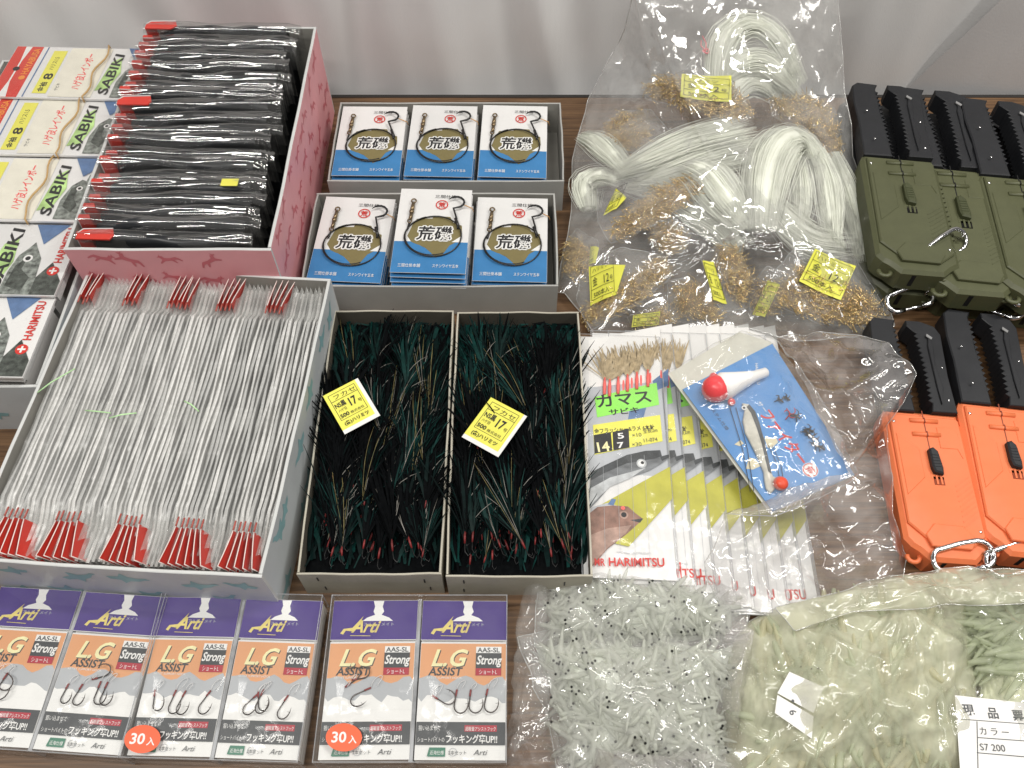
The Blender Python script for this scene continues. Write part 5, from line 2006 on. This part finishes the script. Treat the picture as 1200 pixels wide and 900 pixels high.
def worms(bag, region, n, ln, wd, seed, mat, name, words, eyes=True, dmax=2.4, heading=None, dark=None, mass=None):
    q = random.Random(seed)
    mb = MB()
    if mass is not None:
        c_ = bag.plain[0, 0]
        G_ = c_ + .88 * (bag.plain[:-4] - c_)
        G_[..., 2] = np.maximum(bag.plain[:-4, :, 2] - .8, .5) + np.random.default_rng(seed).uniform(-.12, .12, G_.shape[:2])
        mb.grid(np.concatenate([G_, G_[:, :1]], 1), mass)
    for k in range(n):
        px, py = sample_poly(q, region)
        rc = np.mean(np.array(region), axis=0)
        px, py = rc[0] + (px - rc[0]) * .94, rc[1] + (py - rc[1]) * .92
        d = .45 + dmax * (1 - k / n) * q.uniform(.6, 1)
        c = Vector(bag.under(px, py, d))
        a = q.uniform(0, 6.28) if heading is None else math.radians(heading + q.gauss(0, 28) + 180 * q.randint(0, 1))
        pitch = q.uniform(-.15, .15)
        L_ = ln * q.uniform(.75, 1.15)
        b = q.uniform(-.5, .5)
        pts, rr = [], []
        for i in range(8):
            u = i / 7 - .5
            x, y = u * L_, b * (u * u - .1) * 2
            pts.append((c.x + x * math.cos(a) - y * math.sin(a), c.y + x * math.sin(a) + y * math.cos(a), c.z + x * pitch))
            rr.append(wd * (.5, .85, 1, .95, .85, .7, .5, .2)[i])
        mb.tube(pts, rr, mat if (dark is None or q.random() < .6) else dark, 5)
        if eyes and q.random() < .45:
            h = Vector(pts[1])
            s_ = Vector((-math.sin(a), math.cos(a), 0)) * wd * .62
            mb.ball(h + s_ + Vector((0, 0, wd * .55)), .135, EYE, 6)
            if q.random() < .5:
                mb.ball(h - s_ + Vector((0, 0, wd * .55)), .11, EYE, 6)
    o = mb.build(name)
    tag(o, words, 'soft lures', None, 'stuff')
    return o


FILMW = film('worm_bag_film', milk=.16, base=.085, edge=.6, rough=.07, bump=.35, bscale=32)
FILMM = film('milky_bag_film', milk=.40, base=.07, edge=.6, rough=.10, bump=.22, bscale=26, milkcol=(.80, .80, .60), milkvar=.45)

o1 = [W(*p) for p in ((628, 662, .8), (640, 652, 1), (700, 664, 1.3), (790, 672, 1.3), (884, 690, 1.2), (880, 725, 1), (868, 752, .8), (800, 762, .8), (700, 760, .8), (628, 758, .7))]
b1 = Bag(o1, W(750, 708, 3.0), 1.3, rings=44, segs=200, power=.42, cr=(60, 3, .16, .6), seed=41, low=.2)
mb = MB()
b1.film(mb, FILMW)
mb.tube([tuple(v) for v in b1.top[-1, :-1]], .05, SEAM, 4, closed=True)
# loose flap of the bag hanging left
fl = Bag([W(*p) for p in ((622, 648, 2.0), (640, 650, 2.2), (642, 700, 2.0), (640, 760, 1.2), (646, 850, .6), (602, 880, .5), (600, 800, .8), (606, 730, 1.4))], W(622, 760, 1.6), .7,
         rings=24, segs=110, cr=(26, 3, .25, .6), seed=42, low=None)
mb.grid(fl.top, FILMW)
tag(mb.build('clear_bag'), 'clear bag of white dotted worm lures, upper of the two, below the kamasu packs', 'plastic bag', 'clear bags of soft worm lures')
worms(b1, [(640, 668), (700, 674), (872, 700), (862, 742), (640, 748)], 330, 3.4, .27, 51, WORM, 'worm_lures', 'white see-through worm lures with black eyes in the upper bag', dmax=1.2, mass=WORMB)
o2 = [W(*p) for p in ((606, 744, .9), (640, 738, 1.2), (750, 742, 1.5), (862, 746, 1.3), (888, 738, 1), (878, 790, .8), (852, 860, .7), (880, 925, .6), (660, 925, .6), (640, 840, .6), (618, 780, .7))]
b2 = Bag(o2, W(745, 825, 3.8), 1.5, rings=54, segs=220, power=.42, cr=(80, 3.2, .2, .6), seed=43, low=.2)
mb = MB()
b2.film(mb, FILMW)
mb.tube([tuple(v) for v in b2.top[-1, :-1]], .05, SEAM, 4, closed=True)
tag(mb.build('clear_bag'), 'clear bag of white dotted worm lures, lower and larger of the two', 'plastic bag', 'clear bags of soft worm lures')
worms(b2, [(636, 752), (855, 756), (838, 830), (850, 905), (662, 905), (642, 810)], 470, 3.6, .28, 52, WORM, 'worm_lures', 'white see-through worm lures with black eyes in the lower bag', dmax=1.3, mass=WORMB)

o3 = [W(*p) for p in ((862, 745, .8), (900, 715, 1.0), (990, 694, 1.2), (1100, 670, 1.4), (1128, 700, 1.4), (1138, 790, 1.2), (1168, 930, 1), (850, 930, .8), (846, 800, .8))]
b3 = Bag(o3, W(1010, 810, 3.8), 1.6, rings=56, segs=220, power=.45, cr=(60, 6, .45, 1.1), seed=44, low=.2,
         rays=((W(1060, 700, 4)[0], W(1060, 700, 4)[1], 7, 6, .3, 215, 285), (W(900, 880, 3)[0], W(900, 880, 3)[1], 5, 6, .3, 60, 130)))
mb = MB()
b3.film(mb, FILMM)
mb.tube([tuple(v) for v in b3.top[-1, :-1]], .05, SEAM, 4, closed=True)
tag(mb.build('milky_bag'), 'milky crumpled bag of pale green worm lures with a small white note at its left', 'plastic bag', 'milky bags of green worm lures')
worms(b3, [(880, 760), (940, 725), (1085, 705), (1115, 780), (1140, 905), (870, 905)], 380, 6.2, .36, 53, WORMG, 'worm_lures', 'pale green and straw worm lures in the larger milky bag', dmax=1.2, heading=75,
      eyes=False, dark=WORMY, mass=WORMGB)
q = random.Random(8)
mb = MB()
for k in range(34):
    px, py = sample_poly(q, [(920, 740), (1080, 710), (1120, 880), (900, 890)])
    p = b3.under(px, py, .3)
    mb.ball(p, q.uniform(.05, .10), EYE, 6)
tag(mb.build('worm_eyes'), 'scattered black eyes of the green worm lures in the larger milky bag', 'soft lures', None, 'stuff')
o4 = [W(*p) for p in ((1118, 680, 1.5), (1180, 672, 1.5), (1290, 668, 1.3), (1300, 930, .8), (1158, 930, .8), (1134, 800, 1))]
b4 = Bag(o4, W(1215, 800, 3.6), 1.5, rings=44, segs=180, power=.45, cr=(50, 4, .28, .7), seed=45, low=.2)
mb = MB()
b4.film(mb, film('milky_bag_film_clearer', milk=.10, base=.08, edge=.6, rough=.09, bump=.3, bscale=26, milkcol=(.72, .74, .60)))
tag(mb.build('milky_bag'), 'bag of pale green worm lures with a printed slip, cut by the right picture edge', 'plastic bag', 'milky bags of green worm lures')
worms(b4, [(1130, 700), (1280, 690), (1280, 800), (1136, 800)], 200, 6.5, .36, 54, WORMG, 'worm_lures', 'pale green worm lures above the printed slip in the rightmost bag', dmax=1.3, heading=15, eyes=False, mass=WORMGB)

# note papers
fr = Frame((1132, 935), (1290, 945), 4.5)
mb = MB()
L = fr.L
a = [L(1132, 925), L(1290, 945), L(1290, 830), L(1124, 812)]
mb.poly([a[0], a[1], a[2], a[3]], PAPER)
for (p1, p2) in (((1126, 840), (1290, 852)), ((1150, 862), (1290, 872)), ((1150, 880), (1290, 892)), ((1150, 843), (1152, 925))):
    mb.line([L(*p1), L(*p2)], .07, CHAR)
mb.text('現', *L(1134, 834), .95, CHAR, bold=True)
mb.text('品', *L(1163, 838), .95, CHAR, bold=True)
mb.text('票', *L(1193, 841), .95, CHAR, bold=True)
mb.text('カ ラ ー', *L(1153, 858), .7, CHAR)
mb.text('S7 200', *L(1154, 877), .75, CHAR)
o = mb.build('printed_slip')
fr.put(o, 3.7)
tag(o, 'white printed stock slip with ruled lines in the rightmost bag of green lures', 'paper slip')
fr = Frame((905, 838), (945, 868), 3.6)
L = fr.L
mb = MB()
mb.poly([L(922, 790), L(962, 808), L(950, 838), L(908, 815)], PAPER)
mb.poly([L(908, 817), L(950, 842), L(948, 868), L(905, 838)], PAPER)
mb.text('6', *L(921, 836), .8, CHAR, bold=True, rot=-.5)
mb.disc(*L(926, 824), .12, CHAR)
o = mb.build('note_slip')
fr.put(o, 4.4)
tag(o, 'small folded white note with a number at the left of the milky bag', 'paper slip')

# ---------------------------------------------------------------- loose crumpled film
FILME = film('empty_bag_film', milk=.15, base=.13, edge=.7, rough=.09, bump=.25, bscale=15, milkcol=(.80, .76, .74), milkvar=.8)
e1 = Bag([W(*p) for p in ((905, 396, 3.2), (960, 388, 2.6), (1035, 402, 3.6), (1076, 436, 4.4), (1060, 470, 3.8), (1038, 500, 3.0), (1048, 560, 3.4), (1046, 600, 3.0), (1066, 655, 1.4), (1050, 688, .9),
                          (985, 705, .8), (930, 722, .8), (850, 714, 1.8), (826, 660, 3.6), (850, 600, 4.2), (908, 606, 4.6), (960, 585, 4.6), (1004, 556, 4.6), (975, 490, 4.7), (935, 430, 4.5))],
         W(990, 560, 4.4), 1.0, rings=70, segs=260, power=.5, cr=(120, 3.4, .75, 1.0), seed=61, low=None, frill=.5)
e1.top[..., 2] = np.maximum(e1.top[..., 2], .3)
mb = MB()
e1.film(mb, FILME, bottom=False)
mb.tube([tuple(v) for v in e1.top[-1, :-1]], .05, SEAM, 4, closed=True)
tag(mb.build('loose_film'), 'empty crumpled clear bag between the blue lure card and the orange case', 'plastic bag')
e2 = Bag([W(*p) for p in ((598, 836, 1.5), (640, 828, 1.9), (652, 865, 1.6), (672, 925, .8), (600, 940, .8), (586, 890, 1))], W(628, 885, 3.0), 1.0, rings=34, segs=120,
         cr=(40, 2.0, .35, .5), seed=62, low=None, frill=.3)
mb = MB()
e2.film(mb, FILME, bottom=False)
tag(mb.build('loose_film'), 'small crumpled clear bag at the bottom edge, right of the plastic hook boxes', 'plastic bag')
e3 = Bag([W(*p) for p in ((846, 735, 1.0), (872, 725, 2.0), (884, 740, 2.5), (876, 800, 1.5), (862, 880, 1), (845, 905, .8), (840, 820, 1))], W(864, 810, 3.2), .8, rings=26, segs=100,
         cr=(26, 2.0, .3, .5), seed=63, low=None, frill=.3)
mb = MB()
e3.film(mb, FILME, bottom=False)
tag(mb.build('loose_film'), 'narrow strip of crumpled clear film between the white and the green lure bags', 'plastic bag')
e4 = Bag([W(*p) for p in ((700, 878, 3.4), (760, 884, 3.6), (830, 880, 3.2), (875, 915, 2), (860, 940, 1), (700, 940, 1), (690, 905, 2))], W(780, 912, 4.6), .8, rings=26, segs=110,
         cr=(36, 2.0, .3, .5), seed=64, low=None, frill=.3)
mb = MB()
e4.film(mb, FILME, bottom=False)
tag(mb.build('loose_film'), 'wrinkled clear bag mouth at the bottom edge below the lower white lure bag', 'plastic bag')
e5 = Bag([W(*p) for p in ((905, 712, 2.4), (990, 692, 3.0), (1050, 672, 3.4), (1110, 664, 3.4), (1200, 668, 3.2), (1290, 665, 3), (1290, 700, 4.6), (1120, 712, 4.8), (1000, 716, 4.6), (930, 740, 3.8))],
         W(1090, 692, 4.6), .5, rings=26, segs=200, cr=(60, 2.2, .35, .5), seed=65, low=None, frill=.35)
mb = MB()
e5.film(mb, FILMM, bottom=False)
mb.tube([tuple(v) for v in e5.top[-1, :-1]], .05, SEAM, 4, closed=True)
tag(mb.build('loose_film'), 'gathered milky mouths of the green lure bags, just below the orange cases', 'plastic bag')
